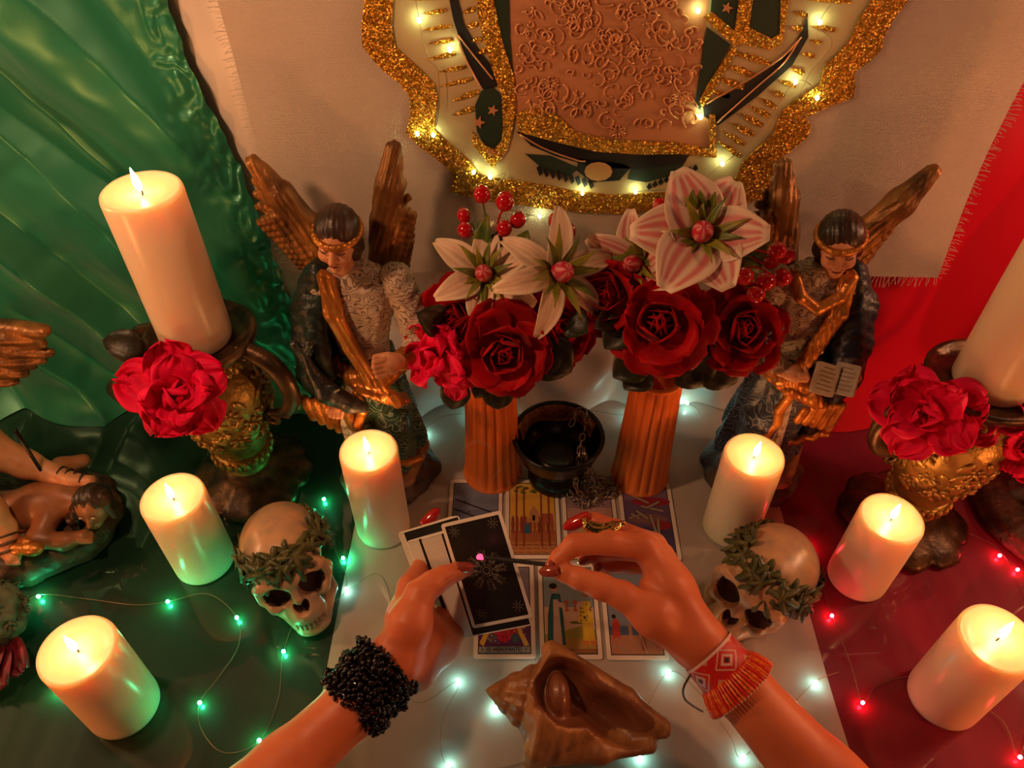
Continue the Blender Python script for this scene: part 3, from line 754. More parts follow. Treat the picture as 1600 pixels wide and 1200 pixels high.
# ------------------------------------------------------------------ more materials
M['brass'] = mat('antique_brass', (.42, .25, .065), .38, metal=.65, color2=(.1, .055, .02), cscale=55, ramp=(.45, .8), bump=.5, bscale=120, bdist=.003)
M['brass_dark'] = mat('dark_bronze', (.13, .065, .025), .38, metal=.6, color2=(.035, .02, .012), cscale=45, bump=.4, bscale=140)
M['rose'] = mat('velvet_rose_petal', (.46, .001, .005), .6, spec=.12, sheen=.06, color2=(.28, .001, .004), cscale=40, bump=.12, bscale=250)
M['magenta'] = mat('bright_red_petal', (.88, .008, .085), .6, spec=.15, color2=(.66, .003, .05), cscale=50, bump=.2, bscale=180)
M['leaf_dark'] = mat('dark_leaf', (.035, .028, .014), .45, color2=(.015, .02, .01), cscale=40, bump=.3, bscale=160)
M['leaf_green'] = mat('green_leaf', (.06, .12, .02), .4, color2=(.2, .2, .02), cscale=40)
M['leaf_yellow'] = mat('yellow_green_leaf', (.32, .26, .02), .45, color2=(.12, .16, .02), cscale=60)
M['berry'] = mat('glossy_red_berry', (.5, .004, .01), .12, coat=.6)
M['lily'] = mat('lily_petal', paint=True, rough=.5, bump=.12, bscale=220)
M['terracotta'] = mat('orange_plaster', (.85, .17, .015), .55, bump=.1, bscale=200)
M['iron'] = mat('black_iron', (.006, .005, .005), .27, spec=.35, bump=.25, bscale=120)
M['crust'] = mat('resin_crust', (.5, .2, .08), .4, color2=(.12, .04, .02), cscale=90, bump=1, bscale=260, bdist=.004)
M['chain'] = mat('dark_steel', (.4, .33, .27), .28, metal=1)
M['bone'] = mat('resin_bone', (.70, .38, .18), .34, spec=.45, coat=.15, coat_rough=.25, color2=(.4, .27, .17), cscale=26, bump=.25, bscale=90)
M['socket'] = mat('dark_socket', (.06, .025, .018), .7)  # darker colour for faces inside the eye and nose openings
M['wreath'] = mat('olive_leaf', (.15, .14, .04), .35, color2=(.05, .062, .022), cscale=60, bump=.5, bscale=150, bdist=.003)
M['shell'] = mat('shell_ochre', (.46, .21, .07), .4, color2=(.26, .10, .035), cscale=30, cstretch=(1.6, .6, .6), bump=.4, bscale=120, bdist=.003)
M['shell_in'] = mat('shell_inside', (.2, .065, .03), .35, coat=.2)

# ------------------------------------------------------------------ urns
def spiral(c, r, turns, plane='xz', s=1, n=18, a0=0):
    return [(c[0] + s * r * (1 - .8 * k / n) * math.cos(a0 + turns * 6.2832 * k / n), c[1], c[2] + r * (1 - .8 * k / n) * math.sin(a0 + turns * 6.2832 * k / n)) for k in range(n + 1)]
def flower_relief(r, th=.003):
    parts = [ball((0, 0, th * .6), (r * .22, r * .22, th), 8, 6)]
    for k in range(6):
        a = k * 1.0472
        b = ball((0, 0, 0), (r * .42, r * .2, th * .9), 8, 6)
        parts.append(xf(b, Matrix.Rotation(a, 4, 'Z') @ Matrix.Translation((r * .55, 0, th * .3)) @ Matrix.Rotation(-.35, 4, 'Y')))
    return join(*parts)
def urn(loc, label, spin):
    t = thing('two_handled_urn', label, 'urn', loc, (0, 0, spin))
    # spreading foot with eight leaf-shaped lobes
    def lob(a, i, r, z): return r * (1 + (.14 * abs(math.sin(4 * a)) ** .6 - .07 + .02 * math.sin(16 * a)) * max(0, 1 - z / .026))
    obj('foot', lathe([(.02, 0), (.071, 0), (.075, .004), (.072, .009), (.06, .015), (.044, .021), (.033, .028), (.029, .036)], 96, lob), M['brass_dark'], t)
    obj('stem', lathe([(.029, .035), (.031, .040), (.027, .046), (.034, .050), (.034, .053)], 40), M['brass'], t)
    beads = [xf(ball((0, 0, 0), (.0046, .0046, .0085), 8, 6), Matrix.Rotation(k * 6.2832 / 22, 4, 'Z') @ Matrix.Translation((.0355, 0, .0595)) @ Matrix.Rotation(.25, 4, 'Y')) for k in range(22)]
    o = obj('gadroon_ring', join(lathe([(.033, .052), (.0355, .0535), (.0355, .066), (.033, .068)], 40), *beads), M['brass'], t)
    prof = [(.031, .067), (.034, .074), (.0375, .085), (.044, .105), (.051, .13), (.0565, .155), (.0585, .175), (.0565, .19), (.05, .203), (.043, .211), (.040, .216)]
    obj('body', lathe(prof, 64), M['brass'], t)
    nb = [xf(ball((0, 0, 0), (.0038, .0038, .007), 8, 6), Matrix.Rotation(k * 6.2832 / 30, 4, 'Z') @ Matrix.Translation((.0425, 0, .2205)) @ Matrix.Rotation(-.4, 4, 'Y')) for k in range(30)]
    obj('neck_ring', join(lathe([(.038, .214), (.0425, .216), (.0425, .226), (.039, .228)], 40), *nb), M['brass'], t)
    obj('rim_dish', lathe([(.039, .227), (.041, .233), (.05, .238), (.059, .243), (.062, .249), (.0625, .254), (.060, .257), (.056, .2555), (.052, .251), (.046, .2485), (.02, .248), (.004, .248)], 64), M['brass_dark'], t)
    for s in (-1, 1):
        arc = [(s * .047, 0, .236), (s * .054, 0, .247), (s * .068, 0, .243), (s * .088, 0, .232), (s * .1, 0, .208), (s * .1, 0, .18), (s * .087, 0, .158), (s * .07, 0, .148)]
        P = smooth_path(arc, 30)
        hd = [tube(P, [.0055 + .0025 * math.sin(3.14 * k / 30) for k in range(31)], 10, flat=1.35)]
        hd.append(tube(spiral((s * .05, 0, .238), .0095, 1.3, s=s, a0=1.6), [.0045 - .0025 * k / 18 for k in range(19)], 8))
        hd.append(tube(spiral((s * .066, 0, .138), .011, 1.3, s=s, a0=1.3), [.0048 - .0025 * k / 18 for k in range(19)], 8))
        hd.append(tube(smooth_path([(s * .072, 0, .243), (s * .064, 0, .228), (s * .066, 0, .214), (s * .058, 0, .209)], 12), [.005 - .0002 * k for k in range(13)], 8))
        hd.append(ball((s * .058, 0, .209), .0055)); hd.append(ball((s * .087, 0, .153), .006))
        obj('handle', join(*hd), M['brass_dark'], t)
    # applied flowers and leaves round the body
    fm = mesh_data('relief_flower', *flower_relief(.016), M['brass']); lm = mesh_data('relief_leaf', *ball((0, 0, 0), (.011, .0045, .0028), 10, 6), M['brass'])
    rr = random.Random(5); A = np.array(prof)
    for row, (z, n, ofs) in enumerate(((.118, 9, 0), (.142, 9, .35), (.168, 7, .1))):
        for k in range(n):
            a = ofs + k * 6.2832 / n + rr.uniform(-.08, .08); zz = z + rr.uniform(-.005, .005)
            R = np.interp(zz, A[:, 1], A[:, 0]); dr = (np.interp(zz + .004, A[:, 1], A[:, 0]) - np.interp(zz - .004, A[:, 1], A[:, 0])) / .008
            nrm = Vector((math.cos(a), math.sin(a), -dr))
            o = link('relief_flower', fm, t, (R * math.cos(a), R * math.sin(a), zz), aim(nrm, rr.uniform(0, 1)))
            s = rr.uniform(.75, 1.05); o.scale = (s, s, s)
            for q in (.6, 2.5, 4.3):
                z2 = zz + .017 * math.sin(q); a2 = a + .017 * math.cos(q) / R
                R2 = np.interp(z2, A[:, 1], A[:, 0])
                link('relief_leaf', lm, t, (R2 * math.cos(a2), R2 * math.sin(a2), z2), aim((math.cos(a2), math.sin(a2), -dr), q + 1.57))
    return t
UL = onz(396, 744); UR = onz(1408, 812)
urn(UL, 'antique brass urn with two scroll handles in front of the green drape', -.32)
urn(UR, 'antique brass urn with two scroll handles in front of the red drape', .15)
candle((UL.x - .003, UL.y, .2485), (222, 296), .0385, 'tall lit white pillar candle standing on the urn before the green drape', z0=.2485, lean=(-.002, .001))
candle((UR.x + .004, UR.y, .2485), (1660, 330), .0385, 'tall white pillar candle on the urn before the red drape, its top out of view', z0=.2485)

# ------------------------------------------------------------------ petals, leaves and flowers
def petal(L, W, t0, t1, cup=.25, ruffle=0.0, r0=.0, nu=10, nv=9, shape=.65, tip=1.0, rf=3.0, ph=0.0, colf=None, blunt=False, lip=0.0, frill=0.0):
    """r outward along +x, z up; the petal bends from angle t0 (from vertical) to t1; lip rolls its end back, frill waves its edge"""
    V = []; C = []
    r, z = r0, 0.0; path = []
    A = lambda v: t0 + (t1 - t0) * v + lip * max(0, (v - .68) / .32) ** 1.5
    for j in range(nv + 1):
        path.append((r, z)); a = A((j + .5) / nv); r += math.sin(a) * L / nv; z += math.cos(a) * L / nv
    for j in range(nv + 1):
        v = j / nv; a = A(v)
        if blunt: w = W * min(1, (.12 + v / .4)) ** .7 * math.sqrt(max(.06, 1 - max(0, (v - .5) / .5) ** 3.2))
        else: w = W * (math.sin(math.pi * min(1, (.08 + .92 * v) ** shape * .93)) ** .75) * (1 if v < .6 else 1 - (1 - tip) * (v - .6) / .4)
        for i in range(nu + 1):
            u = -1 + 2 * i / nu
            d = cup * w * u * u + ruffle * (abs(u) ** 1.5 + .3) * v * v * math.sin(rf * 3.14 * u + ph + 2 * v)
            e = max(abs(u) ** 3, max(0, (v - .55) / .45)) ** 2
            d += frill * e * (math.sin(rf * 4.2 * u + ph * 2.3 + 5 * v) + .6 * math.sin(rf * 9.1 * u + ph + 9 * v))
            x = path[j][0] - d * math.cos(a); zz = path[j][1] + d * math.sin(a)
            k = 1 + .12 * math.sin(rf * 3.1 * u + ph) * max(0, v - .8) if blunt else 1
            V.append((x * k, u * w, zz))
            if colf: C.append(colf(u, v))
    F = [(j * (nu + 1) + i, j * (nu + 1) + i + 1, (j + 1) * (nu + 1) + i + 1, (j + 1) * (nu + 1) + i) for j in range(nv) for i in range(nu)]
    return (V, F, C) if colf else (V, F)
def thick(VF, th):
    """give a sheet a back face th behind it so that it has body"""
    V, F = VF; n = len(V)
    N = [Vector((0, 0, 0)) for _ in V]
    for f in F:
        a, b, c = (Vector(V[i]) for i in f[:3]); q = (b - a).cross(c - a)
        for i in f: N[i] += q
    W = [tuple(Vector(v) - (m.normalized() if m.length > 0 else m) * th) for v, m in zip(V, N)]
    ed = {}
    for f in F:
        for i in range(len(f)):
            e = (f[i], f[(i + 1) % len(f)]); k = tuple(sorted(e))
            ed[k] = None if k in ed else e
    F2 = [tuple(i + n for i in f[::-1]) for f in F] + [(e[1], e[0], e[0] + n, e[1] + n) for e in ed.values() if e]
    return list(V) + W, list(F) + F2
def leaf_mesh(p0, p1, w, nrm, bend=.15, fold=.35, n=8):
    p0 = Vector(p0); p1 = Vector(p1); d = p1 - p0; L = d.length; d = d.normalized()
    nrm = Vector(nrm); nrm = (nrm - d * nrm.dot(d)).normalized(); s = d.cross(nrm)
    V = []
    for j in range(n + 1):
        v = j / n; ww = w * (math.sin(math.pi * (.04 + .95 * v) ** .8) ** .8)
        for i in range(5):
            u = -1 + i * .5
            V.append(p0 + d * (L * v) + s * (u * ww) + nrm * (bend * L * math.sin(math.pi * v) + fold * ww * abs(u) - .06 * w * math.cos(4 * 3.14 * v) * abs(u)))
    F = [(j * 5 + i, j * 5 + i + 1, (j + 1) * 5 + i + 1, (j + 1) * 5 + i) for j in range(n) for i in range(4)]
    return thick((V, F), .0006)
VIEW = lambda p: (Vector((0, 0, H)) - Vector(p)).normalized()
PM = {}
def pmesh(key, mt, colf=None, th=.0005, **k):
    if key not in PM:
        r = petal(colf=colf, **k)
        V, F = thick((r[0], r[1]), th)
        PM[key] = mesh_data('petal', V, F, mt, True, (r[2] * 2) if colf else None)
    return PM[key]
def ring(parent, meshes, n, r0, a0, mt=None, name='petal', z=0, tilt=.1, sc=1.0, rr=rnd):
    for k in range(n):
        a = a0 + 6.2832 * k / n + rr.uniform(-.12, .12)
        o = link(name, meshes[k % len(meshes)], parent, (r0 * math.cos(a), r0 * math.sin(a), z + rr.uniform(-.001, .001)), (rr.uniform(-tilt, tilt), rr.uniform(-tilt, tilt), a))
        q = sc * rr.uniform(.93, 1.07); o.scale = (q, q, q)
def rose(c, d, R, label, mt='rose', spin=0.0):
    t = thing('fabric_rose', label, 'flower', c, aim(d, spin), None)
    s = R / .045; t.scale = (s, s, s)
    m = M[mt]
    B = dict(blunt=True, nu=12, nv=11)
    inn = [pmesh(mt + 'i%d' % k, m, L=.026, W=.0125, t0=.35, t1=-.25 + .1 * k, cup=.75, ph=k, **B) for k in (0, 1)]
    mid = [pmesh(mt + 'm%d' % k, m, L=.034, W=.021, t0=.8, t1=-.05 + .2 * k, cup=.55, ruffle=.0015, ph=k * 2, lip=.5, **B) for k in (0, 1)]
    out = [pmesh(mt + 'o%d' % k, m, L=.042, W=.029, t0=1.15, t1=.35 + .25 * k, cup=.34, ruffle=.003, rf=1.6, ph=k * 1.7, lip=1.1, **B) for k in (0, 1, 2)]
    las = [pmesh(mt + 'l%d' % k, m, L=.047, W=.034, t0=1.35, t1=1.05 + .3 * k, cup=.2, ruffle=.004, rf=1.5, ph=k * 2.4, lip=1.3, **B) for k in (0, 1)]
    obj('heart', ball((0, 0, .008), (.005, .005, .011), 10, 8), m, t)
    rr = random.Random(int(abs(c[0]) * 9999))
    ring(t, inn, 3, .002, 0, z=.004, rr=rr); ring(t, inn, 3, .0045, .9, z=.003, sc=1.08, tilt=.2, rr=rr); ring(t, mid, 5, .005, .2, tilt=.2, rr=rr); ring(t, out, 5, .006, .8, z=-.004, tilt=.2, rr=rr); ring(t, las, 5, .007, .1, z=-.009, tilt=.2, rr=rr)
    obj('calyx', lathe([(.003, -.016), (.01, -.012), (.013, -.007), (.008, -.003)], 12), M['leaf_dark'], t)
    obj('stalk', tube([(0, 0, -.014), (0, 0, -.045)], .0022, 6), M['leaf_dark'], t)
    return t
def leaf_on(parent, p0, p1, w, mt='leaf_dark', n=None, bend=.12):
    return obj('leaf', leaf_mesh(p0, p1, w, n if n is not None else VIEW(p0), bend), M[mt], parent, world=True)
def ruffled(c, d, R, label, n=5, seed=1):
    t = thing('ruffled_red_flower', label, 'flower', c, aim(d, seed), None); s = R / .05; t.scale = (s, s, s); m = M['magenta']; rr = random.Random(seed)
    B = dict(blunt=True, nu=26, nv=16)
    A = [pmesh('ra%d' % k, m, L=.052, W=.0265, t0=1.25, t1=1.3 + .3 * k, cup=.12, frill=.0050, ruffle=.004, rf=2.2, ph=k * 1.7, **B) for k in range(3)]
    M2 = [pmesh('rb%d' % k, m, L=.041, W=.0215, t0=.8, t1=.95 + .35 * k, cup=.3, frill=.0048, ruffle=.004, rf=2.2, ph=k * 2.1, **B) for k in range(3)]
    C = [pmesh('rc%d' % k, m, L=.026, W=.017, t0=.3, t1=.3 + .3 * k, cup=.6, frill=.0025, ruffle=.003, rf=2, ph=k, blunt=True, nu=20, nv=12) for k in range(2)]
    ring(t, A, n, .004, 0, tilt=.38, z=-.004, rr=rr, sc=1.05); ring(t, A, max(2, n - 2), .003, .7, tilt=.3, z=-.001, rr=rr, sc=.9); ring(t, M2, n - 1, .004, .5, tilt=.35, rr=rr); ring(t, C, 3, .003, .2, tilt=.4, rr=rr); ring(t, C, 3, .001, 1.1, tilt=.4, sc=.7, rr=rr)
    obj('calyx', lathe([(.003, -.014), (.008, -.008), (.006, -.002)], 12), M['leaf_green'], t)
    return t
def lily_col(base):
    def f(u, v):
        e = abs(u)
        s = .5 + .5 * math.sin(u * 15)
        k = (1 if s > .45 else 0) * (1 if e < .72 else 0) * (1 if v < .86 else 0)
        w = Vector(base[0]); c = w.lerp(Vector(base[1]), k * base[2])
        c = c.lerp(Vector((.3, .26, .03)), max(0, 1 - v / .22) * .8 + max(0, .18 - e) * 1.2 * (1 if v < .6 else 0))
        return tuple(c)
    return f
def lily(c, d, R, label, key, base, spin=0.0, t1=1.75, W=.0155, npet=6):
    t = thing('artificial_lily', label, 'flower', c, aim(d, spin)); s = R / .06; t.scale = (s, s, s)
    P = [pmesh(key + '%d' % k, M['lily'], colf=lily_col(base), L=.062, W=W, t0=.75, t1=t1 + .22 * k, cup=.22, ruffle=.0012, rf=1.5, ph=k * 1.3, nu=16, nv=14, shape=.78, tip=.8) for k in range(3)]
    ring(t, P, 3, .004, 0, tilt=.12); ring(t, P[::-1], npet - 3, .003, 1.05, tilt=.12, z=-.003)
    G = [pmesh('lg%d' % k, M[('leaf_yellow', 'leaf_green', 'leaf_yellow')[k]], L=.043 - .004 * k, W=.0038, t0=.5, t1=1.5, cup=.2, nu=4, nv=8, shape=.8, tip=.3) for k in range(3)]
    ring(t, G, 11, .004, .3, name='sepal', z=.002, tilt=.25)
    bc = lambda u, v: (.55, .03, .06) if math.sin(v * 30 + u * 3) > .2 else (.7, .3, .28)
    V, F = ball((0, 0, .017), (.0095, .0095, .014), 16, 12)
    C = [(.5, .01, .04) if (math.sin(6 * math.atan2(v[1], v[0]) + v[2] * 160) < .55) else (.7, .25, .25) for v in V]
    obj('bud', (V, F), M['lily'], t, colors=C)
    obj('stalk', tube([(0, 0, .002), (0, 0, -.04)], .0022, 6), M['leaf_green'], t)
    return t
def sprig(pts, root, label, r=.0085):
    root = Vector(root)
    t = thing('berry_sprig', label, 'berries', root)
    for i, (p, q) in enumerate(pts):
        p = Vector(p); d = (p - root).normalized()
        o = obj('berry', join(ball((0, 0, 0), (r * q, r * q, r * q * 1.08), 16, 12), lathe([(.0016, r * q * 1.0), (.0012, r * q * 1.16)], 8)), M['berry'], t, world=False)
        o.location = p - root; o.rotation_euler = aim(d, i)
        m = root.lerp(p, .55) + Vector((0, .006, .012))
        obj('stalk', tube(smooth_path([root, m, p - d * r * .8], 8), .0012, 5), M['berry' if i % 2 else 'leaf_green'], t, world=True)
    return t
# fluted vases
def vase(base, h, r0, r1, label):
    t = thing('fluted_vase', label, 'vase', base)
    def fl(a, i, r, z): return r * (1 - .15 * (1 - abs(math.sin(a * 9)) ** .5)) if 2 <= i <= 9 else r
    n = 8
    prof = [(r0 * 1.04, 0), (r0 * 1.05, .004)] + [(r0 + (r1 - r0) * k / (n - 1), .006 + (h - .012) * k / (n - 1)) for k in range(n)] + [(r1 * 1.05, h - .004), (r1 * 1.05, h), (r1 * .86, h), (r1 * .8, h - .006), (r1 * .78, h - .08)]
    obj('fluted_shaft', lathe(prof, 108, fl), M['terracotta'], t)
    return t
VL = onz(770, 737); VR = onz(999, 742)
vase(VL, .186, .0375, .0305, 'orange fluted vase under the bouquet behind the card of slanting rods')
vase(VR, .19, .037, .030, 'orange fluted vase standing right behind the black incense bowl and chain')
def tow(p, side=0.0, up=.15): 
    d = VIEW(p) + Vector((side, 0, up)); return d.normalized()
# bouquet in the first vase
P = ony(785, 545, .60)
r1 = rose(P, tow(P, .02, -.25), .044, 'large dark red rose at the front of the bouquet in the first fluted vase', spin=.4)
P = ony(716, 498, .635); r2 = rose(P, tow(P, -.45, .1), .042, 'dark red rose half in shade behind the large front rose')
P = ony(862, 512, .645); r3 = rose(P, tow(P, .5, .05), .044, 'dark red rose under the lily with curling petals')
P = ony(682, 556, .60); ruffled(P, tow(P, -.9, -.1), .036, 'bright red ruffled flower hanging at the outer side of the first bouquet', n=4, seed=3)
P = ony(712, 588, .60); ruffled(P, tow(P, -.5, -.5), .024, 'small bright red blossom hanging lowest in the first bouquet', n=3, seed=9)
W1 = ((.78, .58, .4), (.62, .2, .15), .35)
P = ony(757, 432, .655); lily(P, tow(P, -.05, .3), .058, 'cream lily with striped bud above the large front rose', 'la', W1, spin=.5)
P = ony(866, 428, .64); lily(P, tow(P, .45, .15), .07, 'cream lily with long curling petals at the edge of its bouquet', 'lb', W1, spin=1.1, t1=2.3, W=.0115)
Y = lambda l, y: [(ony(a, b, y + dy), s) for a, b, dy, s in l]
sprig(Y([(753, 304, .0, 1.05), (789, 315, .0, 1.15), (725, 337, .005, .9), (727, 360, -.01, 1), (788, 357, -.01, 1), (809, 344, .0, 1)], .69), ony(766, 430, .675), 'sprig of glossy red berries rising behind the cream lily')
sprig(Y([(870, 345, 0, 1.1), (888, 362, 0, 1), (880, 395, -.005, .9)], .70), ony(850, 450, .69), 'short sprig of red berries beside the curling lily petals')
for a, b, w, par in (((842, 545), (893, 582), .021, r3), ((860, 530), (826, 585), .019, r3), ((890, 500), (918, 520), .013, r3), ((690, 505), (650, 488), .014, r2), ((716, 590), (706, 640), .014, r2), ((760, 590), (742, 622), .010, r1), ((778, 600), (778, 640), .014, r1), ((800, 598), (812, 622), .010, r1), ((740, 560), (700, 538), .014, r2)):
    leaf_on(par, ony(*a, .615), ony(*b, .60), w * 1.25, bend=.08)
for a, b, w, mt in (((757, 420), (748, 345), .011, 'leaf_green'), ((745, 410), (762, 335), .010, 'leaf_green'), ((800, 410), (825, 360), .013, 'leaf_green'), ((840, 420), (880, 372), .008, 'leaf_green'), ((730, 425), (700, 395), .008, 'leaf_yellow'), ((880, 440), (905, 465), .006, 'leaf_yellow'), ((770, 400), (790, 345), .009, 'leaf_dark')):
    leaf_on(r2, ony(*a, .675), ony(*b, .685), w, mt)
# bouquet in the second vase
P = ony(1032, 506, .605); q1 = rose(P, tow(P, -.05, .05), .046, 'large dark red rose at the front of the bouquet above the second fluted vase', spin=2.2)
P = ony(955, 462, .645); q2 = rose(P, tow(P, -.5, .1), .04, 'dark red rose at the inner edge of the second bouquet')
P = ony(1155, 512, .625); q3 = rose(P, tow(P, .3, -.1), .044, 'dark red rose in shade under red berries, next to the blue-robed angel', spin=1)
W2 = ((.78, .56, .42), (.6, .06, .09), .75)
P = ony(1096, 372, .645); lily(P, tow(P, 0, .5), .067, 'large pink-striped lily open widest at the top of the second bouquet', 'lc', W2, spin=.2, t1=1.4, W=.0265)
P = ony(1000, 412, .665); lily(P, tow(P, -.55, -.05), .06, 'smaller pink-striped lily below and behind the widest one', 'ld', W2, spin=.9, t1=1.4, W=.019)
sprig(Y([(1065, 306, 0, 1.1), (1031, 321, 0, .9), (1112, 320, 0, 1), (1028, 360, -.01, .9)], .69), ony(1080, 430, .69), 'sprig of red berries peeping over the widest pink-striped lily')
sprig(Y([(1186, 358, 0, 1), (1214, 392, 0, 1.1), (1228, 400, .01, 1.0), (1163, 432, -.02, 1.1), (1196, 440, -.02, 1.15), (1222, 434, -.01, 1.1), (1181, 460, -.03, 1.05), (1205, 410, .01, .9)], .635), ony(1115, 440, .665), 'cluster of red berries next to the shoulder of the blue-robed angel')
for a, b, w, par in (((1000, 560), (958, 590), .018, q1), ((1010, 575), (975, 608), .017, q1), ((1035, 540), (1042, 580), .012, q1), ((985, 500), (945, 545), .016, q2), ((1075, 560), (1100, 605), .021, q3), ((1110, 560), (1150, 600), .022, q3), ((1150, 540), (1195, 565), .015, q3), ((1090, 520), (1080, 570), .018, q3), ((955, 500), (930, 512), .011, q2)):
    leaf_on(par, ony(*a, .618), ony(*b, .60), w * 1.2, bend=.08)
for a, b, w, mt in (((1130, 420), (1150, 480), .009, 'leaf_yellow'), ((1150, 440), (1168, 488), .006, 'leaf_yellow'), ((1140, 410), (1190, 430), .012, 'leaf_green'), ((1180, 400), (1205, 372), .008, 'leaf_green'), ((1080, 330), (1083, 296), .006, 'leaf_green'), ((1095, 330), (1094, 297), .006, 'leaf_green'), ((1105, 335), (1118, 300), .006, 'leaf_yellow'), ((1010, 395), (985, 362), .009, 'leaf_yellow'), ((1120, 345), (1155, 322), .007, 'leaf_yellow')):
    leaf_on(q2, ony(*a, .66), ony(*b, .655), w, mt)
# blossoms hooked over the urn handles
P = ony(277, 612, .565); f1 = ruffled(P, tow(P, -.1, -.2), .049, 'ruffled red flower hanging from the urn before the green drape', seed=4)
for a, b in (((215, 590), (178, 625)), ((230, 560), (190, 540)), ((225, 545), (160, 532))): leaf_on(f1, ony(*a, .60), ony(*b, .60), .017, 'leaf_dark')
P = ony(1450, 640, .545); f2 = ruffled(P, tow(P, .1, -.2), .048, 'large ruffled red flower at the front of the urn before the red drape', seed=2)
for a, b in (((1395, 640), (1370, 665)), ((1400, 600), (1385, 640))): leaf_on(f2, ony(*a, .575), ony(*b, .575), .017, 'leaf_green')
P = ony(1548, 640, .55); ruffled(P, tow(P, .3, .1), .037, 'ruffled red flower beside the larger one, under the right urn candle', n=4, seed=6)
P = ony(1604, 700, .53); ruffled(P, tow(P, .3, -.1), .034, 'small ruffled red flower cut by the right edge of the picture', n=4, seed=7)

# ------------------------------------------------------------------ incense bowl and chain
BB = onz(868, 745)
bw = thing('incense_bowl', 'black iron footed incense bowl standing at the upper edge of the cards', 'bowl', BB + Vector((0, 0, .0018)))
obj('bowl', lathe([(.008, .030), (.026, .031), (.04, .040), (.051, .056), (.056, .074), (.0585, .081), (.0595, .084), (.058, .0865), (.0545, .0855), (.0525, .080), (.049, .064), (.038, .046), (.02, .039), (.003, .037)], 64), M['iron'], bw)
obj('foot', lathe([(.003, 0), (.036, 0), (.0375, .003), (.037, .010), (.034, .017), (.029, .021), (.0265, .026), (.028, .031), (.02, .033)], 48), M['iron'], bw)
def crust_f(u, v):
    a = .35 + 2.55 * u; z = .084 - .024 * v * (.9 + .1 * math.sin(5 * a)); r = np.interp(z, [.037, .046, .064, .080, .0855], [.003, .038, .049, .0525, .0545]) - .0012 - .0016 * abs(math.sin(37 * a + 60 * v)) * math.sin(3.14 * v)
    return (r * math.cos(a), r * math.sin(a), z)
obj('incense_crust', grid(crust_f, 70, 14), M['crust'], bw)
obj('ash', lathe([(.001, .037), (.03, .044), (.036, .0455), (.02, .049), (.002, .050)], 32), M['iron'], bw)
ch = thing('chain', 'dark steel chain hanging over the bowl rim into a heap on the cards', 'chain', onz(925, 770, .004))
lm = mesh_data('chain_link', *tube([(.0042 * math.cos(k * .5236) + (.0022 if math.cos(k * .5236) > 0 else -.0022), .0032 * math.sin(k * .5236), 0) for k in range(12)], .0008, 6, closed=True), M['chain'])
path = [onz(892, 665, .075), onz(905, 640, .085), onz(918, 650, .086), onz(908, 690, .089), onz(905, 715, .083), onz(902, 740, .06), onz(900, 762, .035), onz(915, 780, .012)]
path2 = [onz(926, 735, .04), onz(913, 705, .088), onz(918, 728, .07), onz(925, 750, .04), onz(930, 775, .01)]
links = []
for pp, n in ((path, 21), (path2, 12)):
    q = smooth_path(pp, n)
    for i in range(n): links.append(((q[i] + q[i + 1]) / 2, (q[i + 1] - q[i]).normalized(), (i % 2) * 1.57))
rr = random.Random(11)
for k in range(95):
    a = rr.uniform(0, 6.28); r = math.sqrt(rr.random())
    c = onz(926 + 42 * r * math.cos(a) - 4, 768 + 26 * r * math.sin(a), 0); c.z = .0045 + rr.random() * .02 * (1 - r)
    links.append((c, Vector((rr.uniform(-1, 1), rr.uniform(-1, 1), rr.uniform(-.5, .5))).normalized(), rr.uniform(0, 3)))
for c, d, sp in links:
    o = link('chain_link', lm, ch, c - ch.location, (d.to_track_quat('X', 'Z').to_matrix() @ Matrix.Rotation(sp, 3, 'X')).to_euler())

